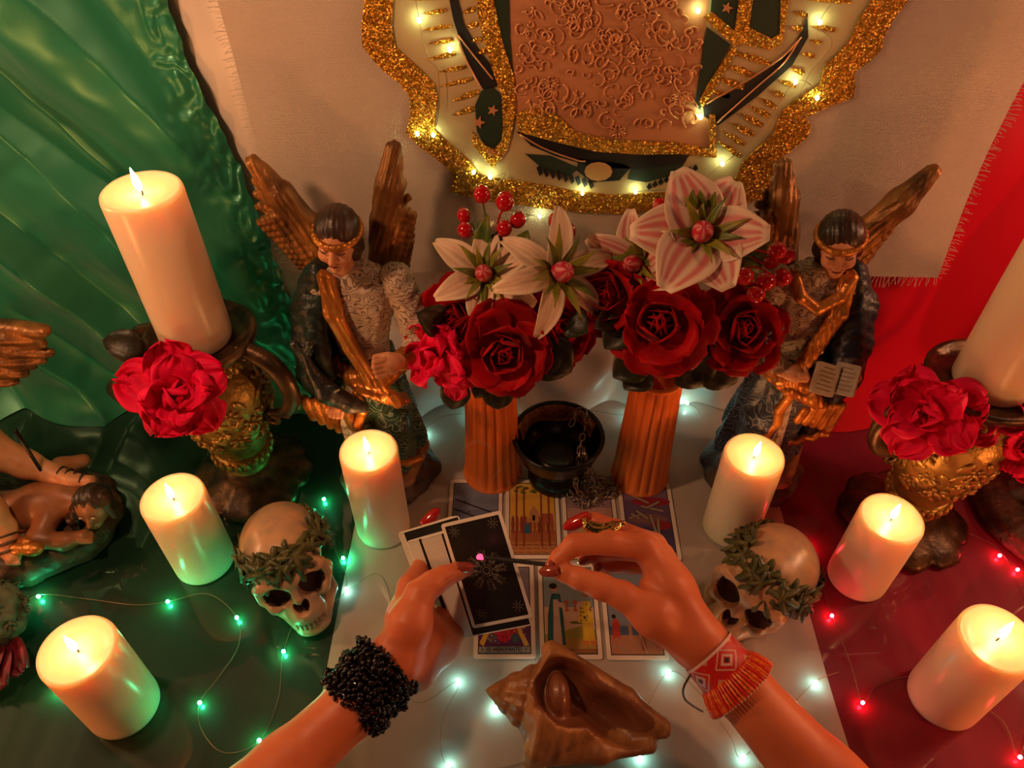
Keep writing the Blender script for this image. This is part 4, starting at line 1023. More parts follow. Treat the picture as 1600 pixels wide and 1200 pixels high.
# ------------------------------------------------------------------ skulls
def leaf_lobed(r):
    """five-lobed leaf, slightly cupped, with a raised midrib"""
    V = [(0, 0, .0012)]; n = 44
    for k in range(n):
        a = -2.5 + 5.0 * k / (n - 1); q = r * (.34 + .66 * max(math.exp(-((a - c) / .37) ** 2) for c in (-1.9, -.95, 0, .95, 1.9))) * (1 - .22 * abs(a) / 2.5)
        V.append((q * math.cos(a), q * math.sin(a), .16 * q * q / r - .0012 + .0012 * math.cos(a * 6.6)))
    V.append((-r * .12, 0, 0))
    F = [(0, i, i + 1) for i in range(1, n)] + [(0, n, n + 1), (0, n + 1, 1)]
    return thick((V, F), .0012)
def skull(loc, yaw, label, s=1.0, pitch=0.0, seed=1, roll=0.0):
    t = thing('skull', label, 'skull', loc, (pitch, roll, yaw)); t.scale = (s, s, s)
    f = Form()
    f.ell((0, .018, .083), (.052, .062, .047), k=.01)
    f.ell((0, -.018, .078), (.046, .036, .038), k=.012)
    f.ell((0, .045, .058), (.038, .03, .03), k=.012)
    for q in (-1, 1):
        f.cone((q * .042, -.02, .045), (q * .031, -.045, .036), .009, .0095, k=.008)      # cheek bone
        f.cone((q * .006, -.053, .069), (q * .036, -.043, .069), .0075, .008, k=.006)      # brow
        f.cone((q * .0425, -.036, .066), (q * .0425, -.035, .046), .006, .0065, k=.005)
        f.cone((q * .036, -.008, .030), (q * .033, -.012, .006), .007, .009, k=.006)       # jaw branch
        f.cone((q * .032, -.013, .004), (q * .014, -.047, -.008), .0085, .0095, k=.006)
    f.cone((0, -.038, .056), (0, -.050, .018), .019, .018, k=.012)       # upper jaw
    f.ell((0, -.046, .014), (.024, .018, .016), k=.01)
    f.ell((0, -.053, -.010), (.018, .011, .011), k=.008)                    # chin
    f.ell((0, -.035, -.002), (.02, .02, .008), k=.006)
    f.ell((0, -.006, .046), (.038, .034, .036), k=.006)
    f.cone((0, -.051, .057), (0, -.062, .044), .006, .0048, k=.005)         # nose bridge
    for q in (-1, 1):
        f.ell((q * .0225, -.058, .052), (.0172, .026, .0178), rot=(0, q * .25, q * .15), k=.002, cut=True)
        f.ell((q * .0044, -.066, .0315), (.0054, .016, .0098), rot=(0, q * .3, 0), k=.002, cut=True)
        f.ell((q * .036, -.03, .018), (.006, .016, .011), k=.006, cut=True)
    f.ell((0, -.064, .0045), (.022, .02, .0016), k=.002, cut=True)
    V, F = f.mesh(.0014)
    cr = []
    for v in V:
        d = min(math.dist(v, (q * .0205, -.046, .0565)) / .0165 for q in (-1, 1))
        n_ = min(math.dist((v[0] * 1.0, v[1] * .6, v[2]), (q * .0035, -.033, .0345)) / .0105 for q in (-1, 1))
        cr.append(0)
    me = mesh_data('cranium', V, F, None, mats=[M['bone'], M['socket']])
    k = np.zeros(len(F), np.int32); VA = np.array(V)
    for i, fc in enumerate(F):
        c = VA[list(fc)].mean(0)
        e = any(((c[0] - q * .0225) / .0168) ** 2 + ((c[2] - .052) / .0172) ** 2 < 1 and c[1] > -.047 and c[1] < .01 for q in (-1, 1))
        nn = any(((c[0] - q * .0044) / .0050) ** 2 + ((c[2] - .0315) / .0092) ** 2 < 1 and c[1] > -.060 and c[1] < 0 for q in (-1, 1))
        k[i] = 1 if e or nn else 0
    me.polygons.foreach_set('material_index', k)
    link('cranium', me, t)
    tm = mesh_data('tooth', *ball((0, 0, 0), (.0031, .0030, .0052), 8, 6), M['bone'])
    for row, (z, ry) in enumerate(((.0095, -.0645), (-.0005, -.0625))):
        for i in range(8):
            x = (i - 3.5) * .0052; y = ry + .55 * x * x / .02
            link('tooth', tm, t, (x, y, z), (0, 0, x * 20))
    lv = [mesh_data('leaf', *leaf_lobed(.0255), M['wreath']), mesh_data('leaf', *leaf_lobed(.0205), M['wreath'])]
    rr = random.Random(seed)
    for row, (zf, zb, n, out) in enumerate(((.084, .072, 18, .0), (.102, .082, 16, .0010), (.093, .078, 16, .0040))):
        for kx in range(n):
            a = kx * 6.2832 / n + row * .2 + rr.uniform(-.1, .1)
            y0 = math.sin(a); z = zf + (zb - zf) * (y0 + 1) / 2 + rr.uniform(-.003, .003)
            zz = (z - .082) / .047; k = math.sqrt(max(.05, 1 - zz * zz))
            c = Vector((.0525 * k * math.cos(a), .014 + (.0635 if y0 > 0 else .0655) * k * math.sin(a), z))
            nr = Vector((math.cos(a) * 1.1, math.sin(a), .35 + rr.uniform(-.1, .2)))
            link('leaf', lv[(kx + row) % 2], t, c + nr.normalized() * (.0015 + out), aim(nr, rr.uniform(0, 6.28)))
    return t
rest(skull(onz(482, 934), math.radians(24), 'resin skull with leaf wreath on the green side, facing toward the white cloth', 0.88, pitch=-.36, seed=2, roll=-.16))
rest(skull(onz(1142, 955), math.radians(-44), 'resin skull with leaf wreath beside the wrist with the red bracelet', 0.89, pitch=-.36, seed=5, roll=.26))

# ------------------------------------------------------------------ conch shell
sh = thing('conch_shell', 'large ochre conch shell with spire to the left, opening upward', 'shell', onz(896, 1112, .05), (math.radians(15), math.radians(4), math.radians(-10)))
f = Form()
def shell_R(x):
    return np.interp(x, [-.093, -.086, -.070, -.055, -.045, -.041, -.036, -.030, -.015, .01, .04, .07, .088], [.0, .006, .0185, .0275, .034, .040, .055, .0575, .053, .044, .031, .018, .009])
def shell_f(P):
    x, y, z = P[..., 0], P[..., 1], P[..., 2]
    th = np.arctan2(z, y); rr = np.sqrt(y * y + z * z)
    R = shell_R(np.clip(x, -.093, .088))
    sp = x < -.040
    R = R * (1 + np.where(sp, .11 * np.abs(np.sin((x * 420 + th) / 2)) - .05, 0) + np.where(sp, .045 * np.sin(13 * th), .012 * np.sin(7 * th + x * 60) + .01 * np.sin(x * 520)))
    R = R * (1 + np.where(sp, 0, .13 * np.cos(th - 2.2) - .05 * np.cos(2 * th)))
    d = (rr - R) * .75
    return np.maximum(d, np.maximum(-.093 - x, x - .088))
f._add(shell_f, (-.095, -.075, -.075), (.09, .075, .075), .004)
f.cone((-.034, -.048, .012), (.03, -.04, .024), .009, .008, k=.012)           # thick lower lip
f.cone((-.034, .045, .032), (.05, .018, .022), .009, .007, k=.012)            # upper lip
f.cone((.05, .015, .02), (.09, -.004, .012), .008, .008, k=.010)
f.cone((.03, -.036, .022), (.078, -.022, .008), .009, .007, k=.010)
for a in (1.9, 2.6, 3.3, 4.0, 4.7, 5.4): f.ell((-.034, .055 * math.cos(a), .055 * math.sin(a)), (.010, .009, .009), k=.012)
f.ell((-.012, .008, .052), (.036, .031, .046), rot=(0, .1, -.38), k=.006, cut=True)
f.ell((.030, -.005, .036), (.050, .0185, .036), rot=(0, .15, -.36), k=.008, cut=True)
f.ell((-.018, .006, .014), (.012, .024, .022), rot=(.3, 0, .2), k=.006)
V, F = f.mesh(.0017)
me = mesh_data('shell_body', V, F, None, mats=[M['shell'], M['shell_in']])
VA = np.array(V); fc = np.array([VA[list(q)].mean(0) for q in F])
dd = np.minimum(((fc - (-.012, .008, .052)) / (.0385, .0335, .0485)).__pow__(2).sum(1), ((fc - (.030, -.005, .036)) / (.0525, .021, .0385)).__pow__(2).sum(1))
dd = np.minimum(dd, ((fc - (.012, .001, .046)) / (.040, .025, .042)).__pow__(2).sum(1))
me.polygons.foreach_set('material_index', (dd < 1).astype(np.int32))
link('shell_body', me, sh); sh.scale = (.97, .97, .97); rest(sh)
# ------------------------------------------------------------------ painted figurines
M['skin_cast'] = mat('painted_skin', (.72, .33, .17), .45, color2=(.5, .2, .09), cscale=35, bump=.08)
M['skin_brown'] = mat('painted_brown_skin', (.36, .14, .055), .42, color2=(.2, .07, .03), cscale=30, bump=.1)
M['hair'] = mat('painted_dark_hair', (.055, .025, .013), .38, color2=(.02, .01, .008), cscale=40, bump=.5, bscale=160, bstretch=(1, 1, .3))
M['gilt'] = mat('gilt_trim', (.62, .24, .04), .35, metal=.6, color2=(.26, .09, .015), cscale=70, bump=.5, bscale=260)
M['wing'] = mat('bronze_wing', (.36, .15, .035), .42, metal=.45, color2=(.09, .035, .012), cscale=36, cstretch=(1, 1, .35), bump=.7, bscale=150, bstretch=(1, 1, .3), bdist=.003)
M['green_robe'] = mat('green_brocade', (.018, .075, .05), .4, color2=(.008, .03, .022), cscale=40, bump=.3, bscale=170); scroll(M['green_robe'], (.16, .24, .17), 52)
M['navy_robe'] = mat('navy_brocade', (.035, .05, .095), .4, color2=(.018, .025, .05), cscale=40, bump=.3, bscale=170); scroll(M['navy_robe'], (.17, .19, .24), 52)
M['green_dark'] = mat('dark_green_cloak', (.012, .035, .028), .42, color2=(.004, .01, .01), cscale=60, bump=.5, bscale=150, bdist=.003)
M['navy_dark'] = mat('dark_navy_cloak', (.016, .024, .05), .42, color2=(.005, .008, .018), cscale=60, bump=.5, bscale=150, bdist=.003)
M['cream_lace'] = mat('cream_lace', (.62, .49, .37), .5, color2=(.5, .37, .27), cscale=60, bump=.2, bscale=110); scroll(M['cream_lace'], (.2, .12, .07), 60, 20, .05, .18)
M['lace_white'] = mat('white_lace', (.62, .55, .45), .5, color2=(.3, .22, .14), cscale=110, ramp=(.5, .62), bump=.6, bscale=150, bdist=.003)
M['sash_gold'] = mat('gold_sash', (.66, .26, .05), .3, metal=.5, color2=(.35, .12, .02), cscale=14, cstretch=(3, 3, .6), bump=.4, bscale=60, bstretch=(3, 3, .5), bdist=.004)
M['rock'] = mat('brown_rock', (.1, .045, .022), .5, color2=(.03, .016, .01), cscale=40, bump=.8, bscale=70, bdist=.006)
M['rock_tan'] = mat('tan_rock', (.42, .19, .07), .5, color2=(.2, .08, .03), cscale=40, bump=.8, bscale=70, bdist=.006)
M['eye'] = mat('painted_eye_line', (.05, .02, .015), .4)
M['fish'] = mat('black_fish', (.012, .014, .016), .3, color2=(.03, .035, .04), cscale=90, bump=.5, bscale=200)
M['grey_flower'] = mat('pewter_flower', (.2, .19, .17), .38, metal=.5, bump=.4, bscale=150)
M['page'] = mat('book_page', (.5, .42, .32), .55, color2=(.36, .28, .2), cscale=60)
M['cover'] = mat('book_cover', (.2, .11, .05), .5)
M['armour'] = mat('grey_armour', (.3, .29, .27), .4, metal=.5, color2=(.14, .13, .12), cscale=60, bump=.6, bscale=130, bdist=.003)
M['moss'] = mat('moss_green', (.14, .16, .1), .7, color2=(.05, .06, .03), cscale=60, bump=.8, bscale=160, bdist=.004)
M['wine'] = mat('wine_petal', (.2, .008, .025), .5, color2=(.1, .004, .012), cscale=60, bump=.3, bscale=160)

def form_part(name, f, h, mt, parent, bump=None, world=False):
    return obj(name, f.mesh(h, bump), M[mt], parent, world=world)
def head(t, c, yaw, nod, tilt=0.0, skin='skin_cast'):
    """face, hair with a bun line, beaded gold headband; built round the origin and set at c"""
    Rm = Matrix.Translation(c) @ Euler((nod, tilt, yaw), 'XYZ').to_matrix().to_4x4()
    f = Form()
    f.ell((0, .002, .004), (.0195, .0225, .0245), k=.004)
    f.ell((0, -.006, -.012), (.0135, .0145, .0165), k=.008)
    f.ell((0, -.0165, -.0245), (.0055, .005, .005), k=.005)
    f.cone((0, -.0205, .003), (0, -.0262, -.0085), .0022, .0034, k=.0035)
    for q in (-1, 1):
        f.ell((q * .0085, -.0235, .001), (.0052, .0045, .0034), k=.003, cut=True)
        f.ell((q * .0085, -.0178, .0), (.0042, .0038, .0026), k=.0015)
        f.ell((q * .010, -.015, -.010), (.006, .006, .006), k=.006)
    f.ell((0, -.0212, -.0158), (.0048, .0026, .0016), k=.0015); f.ell((0, -.0208, -.0186), (.004, .0028, .0015), k=.0015)
    f.ell((0, -.0232, -.0172), (.0042, .0016, .0005), k=.0008, cut=True)
    f.cone((0, .004, -.018), (0, .009, -.046), .0105, .0125, k=.006)
    o = obj('face', xf(f.mesh(.0010), Rm), M[skin], t)
    ey = []
    for q in (-1, 1):
        ey.append(tube(smooth_path([(q * .0045, -.0222, .0002), (q * .0085, -.0226, -.0008), (q * .0125, -.0198, .0002)], 6), .0006, 5))
        ey.append(tube(smooth_path([(q * .0035, -.0226, .0048), (q * .0085, -.0226, .0064), (q * .0135, -.0184, .0046)], 6), .0006, 5))
    lp = tube(smooth_path([(-.0042, -.0222, -.0172), (0, -.0238, -.0174), (.0042, -.0222, -.0172)], 6), .0007, 5)
    obj('eye_line', xf(join(*ey), Rm), M['eye'], o); obj('lips', xf(lp, Rm), M['wine'], o)
    f = Form()
    f.ell((0, .0055, .0095), (.0225, .0245, .0235), k=.004)
    for q in (-1, 1):
        f.cone((q * .017, -.001, .002), (q * .0175, .009, -.016), .0065, .0065, k=.006)
        f.cone((q * .014, .011, -.014), (q * .013, .015, -.034), .0085, .006, k=.006)
    f.ell((0, .014, -.006), (.02, .015, .022), k=.006)
    f.ell((0, -.022, -.004), (.0150, .012, .0185), k=.004, cut=True)
    def strands(P): 
        q = np.linalg.inv(np.array(Euler((0, 0, 0)).to_matrix()))
        return .0003 * np.sin(1100 * P[:, 0] + 160 * P[:, 2])
    obj('hair', xf(f.mesh(.0011, strands), Rm), M['hair'], t)
    n = 26; P = [(.0226 * math.cos(6.2832 * k / n), .0045 + .0262 * math.sin(6.2832 * k / n), .0085 + .0015 * math.sin(6.2832 * k / n)) for k in range(n)]
    bd = [tube(P, .0026, 6, closed=True, flat=1.5)] + [ball(p, .0031, 6, 5) for p in P]
    obj('headband', xf(join(*bd), Rm), M['gilt'], t)
    return o
def wing(t, root, tip, out, low, name='wing', n=9):
    """upper blade from root to tip; a fan of ridged feathers that hangs from it towards low"""
    root, tip, out, low = (Vector(p) for p in (root, tip, out, low))
    f = Form()
    ax = (tip - root)
    f.chain([root, root.lerp(tip, .35) + Vector((0, .004, 0)), root.lerp(tip, .7), tip], [.013, .0155, .0145, .0085], k=.006)
    for k in range(4):                       # long feathers lying along the blade
        s = .1 + .22 * k
        a = root.lerp(tip, s * .6); b = tip.lerp(out, .22 * k + .06)
        f.cone(a.lerp(b, .1), b, .0065, .0045, k=.0012)
    for k in range(n):                       # rows of shorter covert feathers
        s = k / (n - 1)
        a = root.lerp(tip, .55 * (1 - s) + .02); b = out.lerp(low, s)
        m = a.lerp(b, .5) + Vector((0, -.004, 0))
        f.cone(a, m, .009, .0082, k=.001); f.cone(m, b, .0082, .005, k=.001)
    d = (tip - root).normalized()
    o = obj(name, f.mesh(.0014, lambda P: .0007 * np.sin(900 * (P @ np.array(d.cross(Vector((0, 1, 0))))) + 120 * P[:, 2])), M['wing'], t)
    return o
def fist(t, c, fdir, side, name='hand', skin='skin_cast', s=1.0):
    """small closed hand with four curled fingers and a thumb"""
    c = Vector(c); d = Vector(fdir).normalized(); sd = Vector(side); sd = (sd - d * sd.dot(d)).normalized(); up = d.cross(sd)
    f = Form()
    f.ell(c, (.0095 * s, .0095 * s, .009 * s), k=.004)
    f.cone(c - d * .014 * s, c, .0065 * s, .008 * s, k=.005)
    for k in range(4):
        b = c + d * .006 * s + sd * (k - 1.5) * .0044 * s + up * .004 * s
        e = b + d * (.009 - .001 * abs(k - 1.2)) * s - up * .001 * s; g = e - up * .0085 * s - d * .003 * s
        f.cone(b, e, .0027 * s, .0025 * s, k=.001); f.cone(e, g, .0025 * s, .0021 * s, k=.001)
    b = c - sd * .008 * s; f.cone(b, b + d * .010 * s - up * .004 * s, .003 * s, .0024 * s, k=.002)
    return obj(name, f.mesh(.0008), M[skin], t)
def angel(loc, yaw, label, robe, cloak, navy):
    t = thing('angel_figurine', label, 'figurine', loc, (0, 0, yaw))
    q = -1 if navy else 1
    # base of rocks
    f = Form(); f.fold([(0, 0, 0, .066, .058), (.010, 0, 0, .066, .058), (.022, 0, 0, .058, .05), (.034, 0, .004, .046, .040)], 5, .05, 1.0, 40, k=.004)
    f.ell((.03, -.02, .026), (.022, .02, .016), k=.006); f.ell((-.03, -.015, .026), (.022, .022, .018), k=.006)
    form_part('base', f, .0022, 'rock', t)
    f = Form(); f.cone((.035, -.028, .038), (.046, .004, .05), .010, .012, k=.004); f.cone((-.04, -.022, .036), (-.036, .01, .05), .010, .010, k=.004); f.ell((.02, -.04, .033), (.02, .012, .010), k=.003); f.cone((-.015, -.042, .028), (.0, -.045, .05), .008, .006, k=.004)
    form_part('rock', f, .0018, 'rock_tan', t)
    # robe, gown front and bodice
    f = Form()
    f.fold([(.035, .0, .006, .048, .040), (.07, .004 * q, .005, .05, .042), (.12, .0, .003, .046, .038), (.17, -.004 * q, .0, .041, .034), (.205, -.004 * q, .002, .033, .027), (.225, -.004 * q, .004, .031, .025)], 7, .085, .6 * q, 22 * q, k=.004, sharp=.8)
    f.cone((.02 * q, -.03, .13), (.024 * q, -.036, .06), .020, .012, k=.014)      # forward knee
    form_part('robe', f, .0017, robe, t, lambda P: .0005 * np.sin(420 * P[:, 0] + 3 * np.sin(300 * P[:, 2])) * np.sin(400 * P[:, 2]))
    f = Form()
    gx = -.03 if not navy else -.002
    f.fold([(.028, gx * .55, -.036, .016, .012), (.08, gx * .8, -.038, .0125, .010), (.14, gx, -.034, .010, .008), (.195, gx * .6, -.026, .008, .006)], 5, .12, .3, 10, k=.003)
    form_part('gown', f, .0013, 'lace_white', t)
    f = Form()
    f.fold([(.195, -.004 * q, .004, .028, .023), (.225, -.004 * q, .003, .028, .023), (.26, -.003 * q, .002, .033, .026), (.295, -.001 * q, .003, .041, .026), (.318, 0, .005, .043, .021), (.335, 0, .006, .027, .015), (.342, 0, .006, .014, .012)], 9, .018, 0, 14, k=.004)
    f.ell((-.042, .006, .316), (.016, .016, .016), k=.008); f.ell((.042, .006, .316), (.016, .016, .016), k=.008)
    form_part('bodice', f, .0015, 'cream_lace', t, lambda P: .0006 * np.sin(330 * P[:, 0] + 2.5 * np.sin(260 * P[:, 2])) * np.sin(320 * P[:, 2] + 2 * np.sin(250 * P[:, 0])))
    # cloak over one shoulder with a gilt hem
    f = Form()
    cx = -1 * q
    f.chain([(cx * .040, .008, .326), (cx * .053, .0, .290), (cx * .059, -.012, .245), (cx * .060, -.016, .205), (cx * .056, -.012, .172)], [.016, .0195, .0205, .020, .015], k=.008)
    f.chain([(cx * .044, -.012, .30), (cx * .048, -.03, .25), (cx * .05, -.032, .20)], [.010, .013, .013], k=.006)
    f.chain([(cx * .03, .02, .32), (cx * .05, .02, .22), (cx * .05, .02, .13)], [.014, .022, .016], k=.01)
    if navy: f.chain([(cx * .06, -.008, .19), (cx * .052, -.012, .14), (cx * .044, -.014, .10)], [.018, .0185, .010], k=.01)
    form_part('cloak', f, .0016, cloak, t, lambda P: .0011 * np.sin(240 * P[:, 0] + 60 * P[:, 2]) + .0005 * np.sin(500 * P[:, 1] + 300 * P[:, 2]))
    f = Form()
    if not navy:
        for k in range(6): f.cone((cx * (.078 - .009 * k), -.026 + .002 * k, .172 - .006 * k), (cx * (.072 - .009 * k), -.030, .146 - .008 * k), .0062, .0052, k=.002)
        f.cone((cx * .03, -.035, .172), (cx * .026, -.038, .135), .009, .006, k=.003)
    else:
        for k in range(5): f.cone((cx * (.066 - .010 * k), -.030, .166 - .002 * k), (cx * (.060 - .010 * k), -.034, .130 + .003 * k), .0055, .005, k=.002)
        for k in range(7): f.cone((cx * (.066 - .009 * k), -.024 - .001 * k, .108 + .006 * (k % 2) - .003 * k), (cx * (.058 - .009 * k), -.025 - .001 * k, .104 + .006 * ((k + 1) % 2) - .003 * k), .0048, .0048, k=.002)
    form_part('gilt_hem', f, .0013, 'gilt', t)
    # gilt edge of the robe, zig-zag along the opening
    f = Form()
    pts = [(gx + .016, -.037, .190), (gx + .020, -.041, .165), (gx + .012, -.045, .145), (gx + .018, -.047, .125), (gx + .010, -.049, .105), (gx + .020, -.048, .088), (.034 if not navy else .01, -.046, .074), (.05 if not navy else .03, -.036, .070)] if not navy else \
          [(gx + .004, -.036, .190), (gx - .006, -.040, .165), (gx - .004, -.043, .145), (gx - .014, -.045, .128), (gx - .010, -.047, .108), (gx - .022, -.047, .094), (gx - .03, -.046, .08), (gx - .045, -.040, .076)]
    f.chain(pts, [.0055, .006, .0052, .0058, .005, .006, .0055, .0045], k=.002)
    form_part('gilt_edge', f, .0012, 'gilt', t)
    # sash: shoulder to waist, then a knotted swag across the hips
    f = Form()
    f.chain([(cx * .030, -.008, .336), (cx * .026, -.026, .300), (cx * .012, -.031, .255), (-cx * .002, -.033, .215)], [.007, .0075, .0075, .0085], k=.004)
    f.chain([(cx * .022, -.012, .335), (cx * .017, -.029, .295), (cx * .004, -.033, .25), (-cx * .008, -.034, .212)], [.005, .0055, .0055, .006], k=.001)
    f.chain([(-.036, -.008, .214), (-.014, -.031, .208), (.014, -.034, .203), (.036, -.014, .206)], [.008, .0095, .0105, .008], k=.004)
    f.chain([(-.034, -.012, .205), (-.006, -.038, .197), (.022, -.040, .185), (.038, -.024, .170)], [.006, .0075, .0085, .005], k=.001)
    f.chain([(.024, -.042, .192), (.032, -.04, .178), (.042, -.034, .172)], [.0075, .008, .004], k=.001)
    form_part('sash', f, .0014, 'sash_gold', t, lambda P: .0005 * np.sin(900 * P[:, 0] + 300 * P[:, 2]))
    if not navy:
        f = Form(); f.chain([(.042, .004, .322), (.060, -.008, .276), (.064, -.022, .25), (.050, -.046, .252)], [.0175, .0185, .0185, .0125], k=.008)
        form_part('sleeve', f, .0015, 'cream_lace', t, lambda P: .0007 * np.sin(330 * P[:, 2] + 2 * np.sin(250 * P[:, 0])))
        f = Form(); f.cone((.050, -.046, .252), (.046, -.050, .253), .0135, .0125, k=.001); form_part('cuff', f, .0013, 'gilt', t)
        fist(t, (.033, -.060, .257), (-1, -.5, .1), (0, -.4, -1), s=1.25)
        # the black fish hanging from the lowered hand
        f = Form(); f.chain([(-.058, -.046, .262), (-.054, -.050, .242), (-.042, -.055, .212), (-.020, -.053, .190), (-.006, -.050, .180)], [.004, .0062, .0125, .0105, .006], k=.003)
        f.cone((-.058, -.046, .262), (-.066, -.046, .276), .003, .005, k=.003); f.cone((-.058, -.046, .262), (-.050, -.046, .277), .003, .005, k=.003); f.ell((-.035, -.06, .222), (.010, .003, .006), k=.002)
        form_part('fish', f, .0012, 'fish', t)
        fist(t, (-.034, -.050, .186), (-.2, -.6, -.6), (1, 0, 0), s=.95)
        head(t, Vector((-.008, -.012, .384)), -.12, .12, .10)
        wing(t, (-.024, .03, .325), (-.088, .046, .436), (-.094, .04, .372), (-.062, .036, .318))
        wing(t, (.024, .03, .325), (.052, .046, .448), (.064, .04, .375), (.052, .034, .316))
    else:
        f = Form(); f.chain([(-.042, .004, .322), (-.050, -.008, .275), (-.046, -.026, .245), (-.022, -.044, .236)], [.0175, .0175, .0165, .010], k=.008)
        form_part('sleeve', f, .0015, 'cream_lace', t, lambda P: .0007 * np.sin(330 * P[:, 2] + 2 * np.sin(250 * P[:, 0])))
        f = Form(); f.chain([(-.030, -.012, .338), (-.02, -.022, .318), (0, -.027, .306), (.02, -.022, .318), (.030, -.012, .336)], [.0065] * 5, k=.003); form_part('collar', f, .0013, 'sash_gold', t)
        fist(t, (-.012, -.052, .236), (1, -.3, .1), (0, -.4, 1)); fist(t, (.050, -.048, .225), (-.8, -.5, .2), (0, -.3, 1))
        # the open book
        for s in (-1, 1):
            b = xf(rbox(.025, .034, .006, .002), Matrix.Translation((.028 + s * .012, -.064, .240)) @ Matrix.Rotation(-.35, 4, 'Z') @ Matrix.Rotation(.75, 4, 'X') @ Matrix.Rotation(-s * .35, 4, 'Y'))
            k = obj('book_page', b, M['page'], t, smooth=False)
            for ln_ in range(6):
                obj('text_line', xf(rbox(.017 if ln_ % 3 else .012, .0011, .0003, .0004), Matrix.Translation((.028 + s * .012, -.064, .240)) @ Matrix.Rotation(-.35, 4, 'Z') @ Matrix.Rotation(.75, 4, 'X') @ Matrix.Rotation(-s * .35, 4, 'Y') @ Matrix.Translation((0, .012 - .0047 * ln_, .006))), M['cover'], k, smooth=False)
        # pewter blossoms in the other arm
        fm = mesh_data('blossom', *flower_relief(.013, .004), M['grey_flower']); rr = random.Random(4)
        for k in range(9):
            link('blossom', fm, t, (-.052 + rr.uniform(-.018, .018), -.032 + rr.uniform(-.014, .006), .256 + rr.uniform(-.022, .026)), aim((rr.uniform(-.8, .5), -1, rr.uniform(0, 1)), k))
        head(t, Vector((.006, -.010, .376)), -.22, .12, -.12)
        wing(t, (.026, .03, .318), (.098, .05, .424), (.070, .042, .352), (.052, .034, .295))
        wing(t, (-.026, .03, .318), (-.052, .046, .430), (-.075, .040, .372), (-.062, .034, .312))
    return t
angel(Vector((-.166, .652, 0)), .05, 'painted angel figurine in green robe with a black fish, before the white drape', 'green_robe', 'green_dark', False)
angel(Vector((.322, .652, 0)), -.05, 'painted angel figurine in navy blue robe holding an open book', 'navy_robe', 'navy_dark', True)

# ------------------------------------------------------------------ winged warrior on a prone figure, cut by the picture's left edge
C0 = onz(52, 822)
st = thing('warrior_figurine', 'painted winged warrior figurine standing on a prone brown figure, round dark base', 'figurine', C0)
def LP(px, py, z): return onz(px, py, z) - C0
f = Form(); f.fold([(0, 0, 0, .110, .088), (.012, 0, 0, .113, .09), (.026, 0, 0, .108, .086), (.034, 0, 0, .098, .078)], 9, .012, .4, 30, k=.003)
form_part('base', f, .003, 'rock', st, lambda P: .0014 * np.sin(70 * P[:, 0] + 3 * np.sin(60 * P[:, 1])) + .0008 * np.sin(260 * P[:, 2]))
f = Form()
hd = LP(146, 792, .062)
f.chain([LP(20, 800, .045), LP(60, 790, .052), LP(105, 780, .056)], [.024, .026, .022], k=.012)       # trunk
f.cone(LP(105, 780, .056), LP(128, 786, .060), .014, .011, k=.008)                                       # neck
f.ell(hd, (.0195, .0185, .021), k=.006); f.cone(hd + Vector((0, -.017, -.002)), hd + Vector((.001, -.0215, -.008)), .0024, .0034, k=.003); f.ell(hd + Vector((.0, -.012, -.016)), (.009, .008, .007), k=.006)
for q in (-1, 1): f.ell(hd + Vector((q * .0075, -.0205, .002)), (.0045, .004, .003), k=.003, cut=True)
f.chain([LP(86, 792, .056), LP(58, 842, .046), LP(100, 846, .042), LP(128, 838, .046)], [.015, .012, .010, .008], k=.007)   # near arm bent forward
for k in range(4): f.cone(LP(128, 836 + 3 * k, .046), LP(142, 834 + 4 * k, .043), .0042, .0032, k=.001)
f.chain([LP(100, 775, .056), LP(96, 730, .06), LP(130, 720, .056)], [.014, .012, .009], k=.007)
f.chain([LP(20, 800, .045), LP(-30, 790, .042)], [.024, .018], k=.01)
o = form_part('prone_figure', f, .0016, 'skin_brown', st)
f = Form(); f.ell(hd + Vector((.0, .006, .007)), (.0215, .02, .019), k=.004); f.chain([hd + Vector((-.016, .004, .004)), hd + Vector((-.026, -.008, -.012)), hd + Vector((-.022, -.016, -.022))], [.009, .007, .004], k=.005); f.cone(hd + Vector((.016, .0, .004)), hd + Vector((.022, -.004, -.012)), .007, .004, k=.004)
f.ell(hd + Vector((0, -.0185, -.005)), (.0155, .0115, .015), k=.004, cut=True)
form_part('hair', f, .0013, 'hair', o, lambda P: .0009 * np.sin(600 * P[:, 0] + 300 * P[:, 2]))
for q in (-1, 1):
    obj('eye', ball(hd + Vector((q * .0075, -.0182, .002)), (.0026, .0016, .0016), 8, 6), M['page'], o); obj('pupil', ball(hd + Vector((q * .0075, -.0196, .002)), .0010, 6, 4), M['eye'], o)
# standing legs in strapped sandals
f = Form(); f.chain([LP(-70, 640, .17), LP(-20, 700, .115), LP(40, 725, .088), LP(85, 742, .074)], [.026, .022, .0165, .0125], k=.008); f.chain([LP(85, 742, .074), LP(112, 752, .071), LP(140, 752, .069)], [.0125, .0105, .0075], k=.006)
for k in range(5): f.cone(LP(136, 746 + 3.2 * k, .069), LP(148 - abs(k - 1) * 1.5, 746 + 3.4 * k, .067), .0032, .0028, k=.001)
leg1 = form_part('leg', f, .0016, 'skin_cast', st)
f = Form(); f.chain([LP(-60, 760, .13), LP(-20, 800, .09), LP(4, 826, .066), LP(14, 856, .05)], [.024, .019, .014, .011], k=.008); f.chain([LP(14, 856, .05), LP(20, 870, .046)], [.011, .009], k=.005)
for k in range(5): f.cone(LP(12 + 3.4 * k, 868, .046), LP(13 + 3.8 * k, 880, .044), .0032, .0028, k=.001)
leg2 = form_part('leg', f, .0016, 'skin_cast', st)
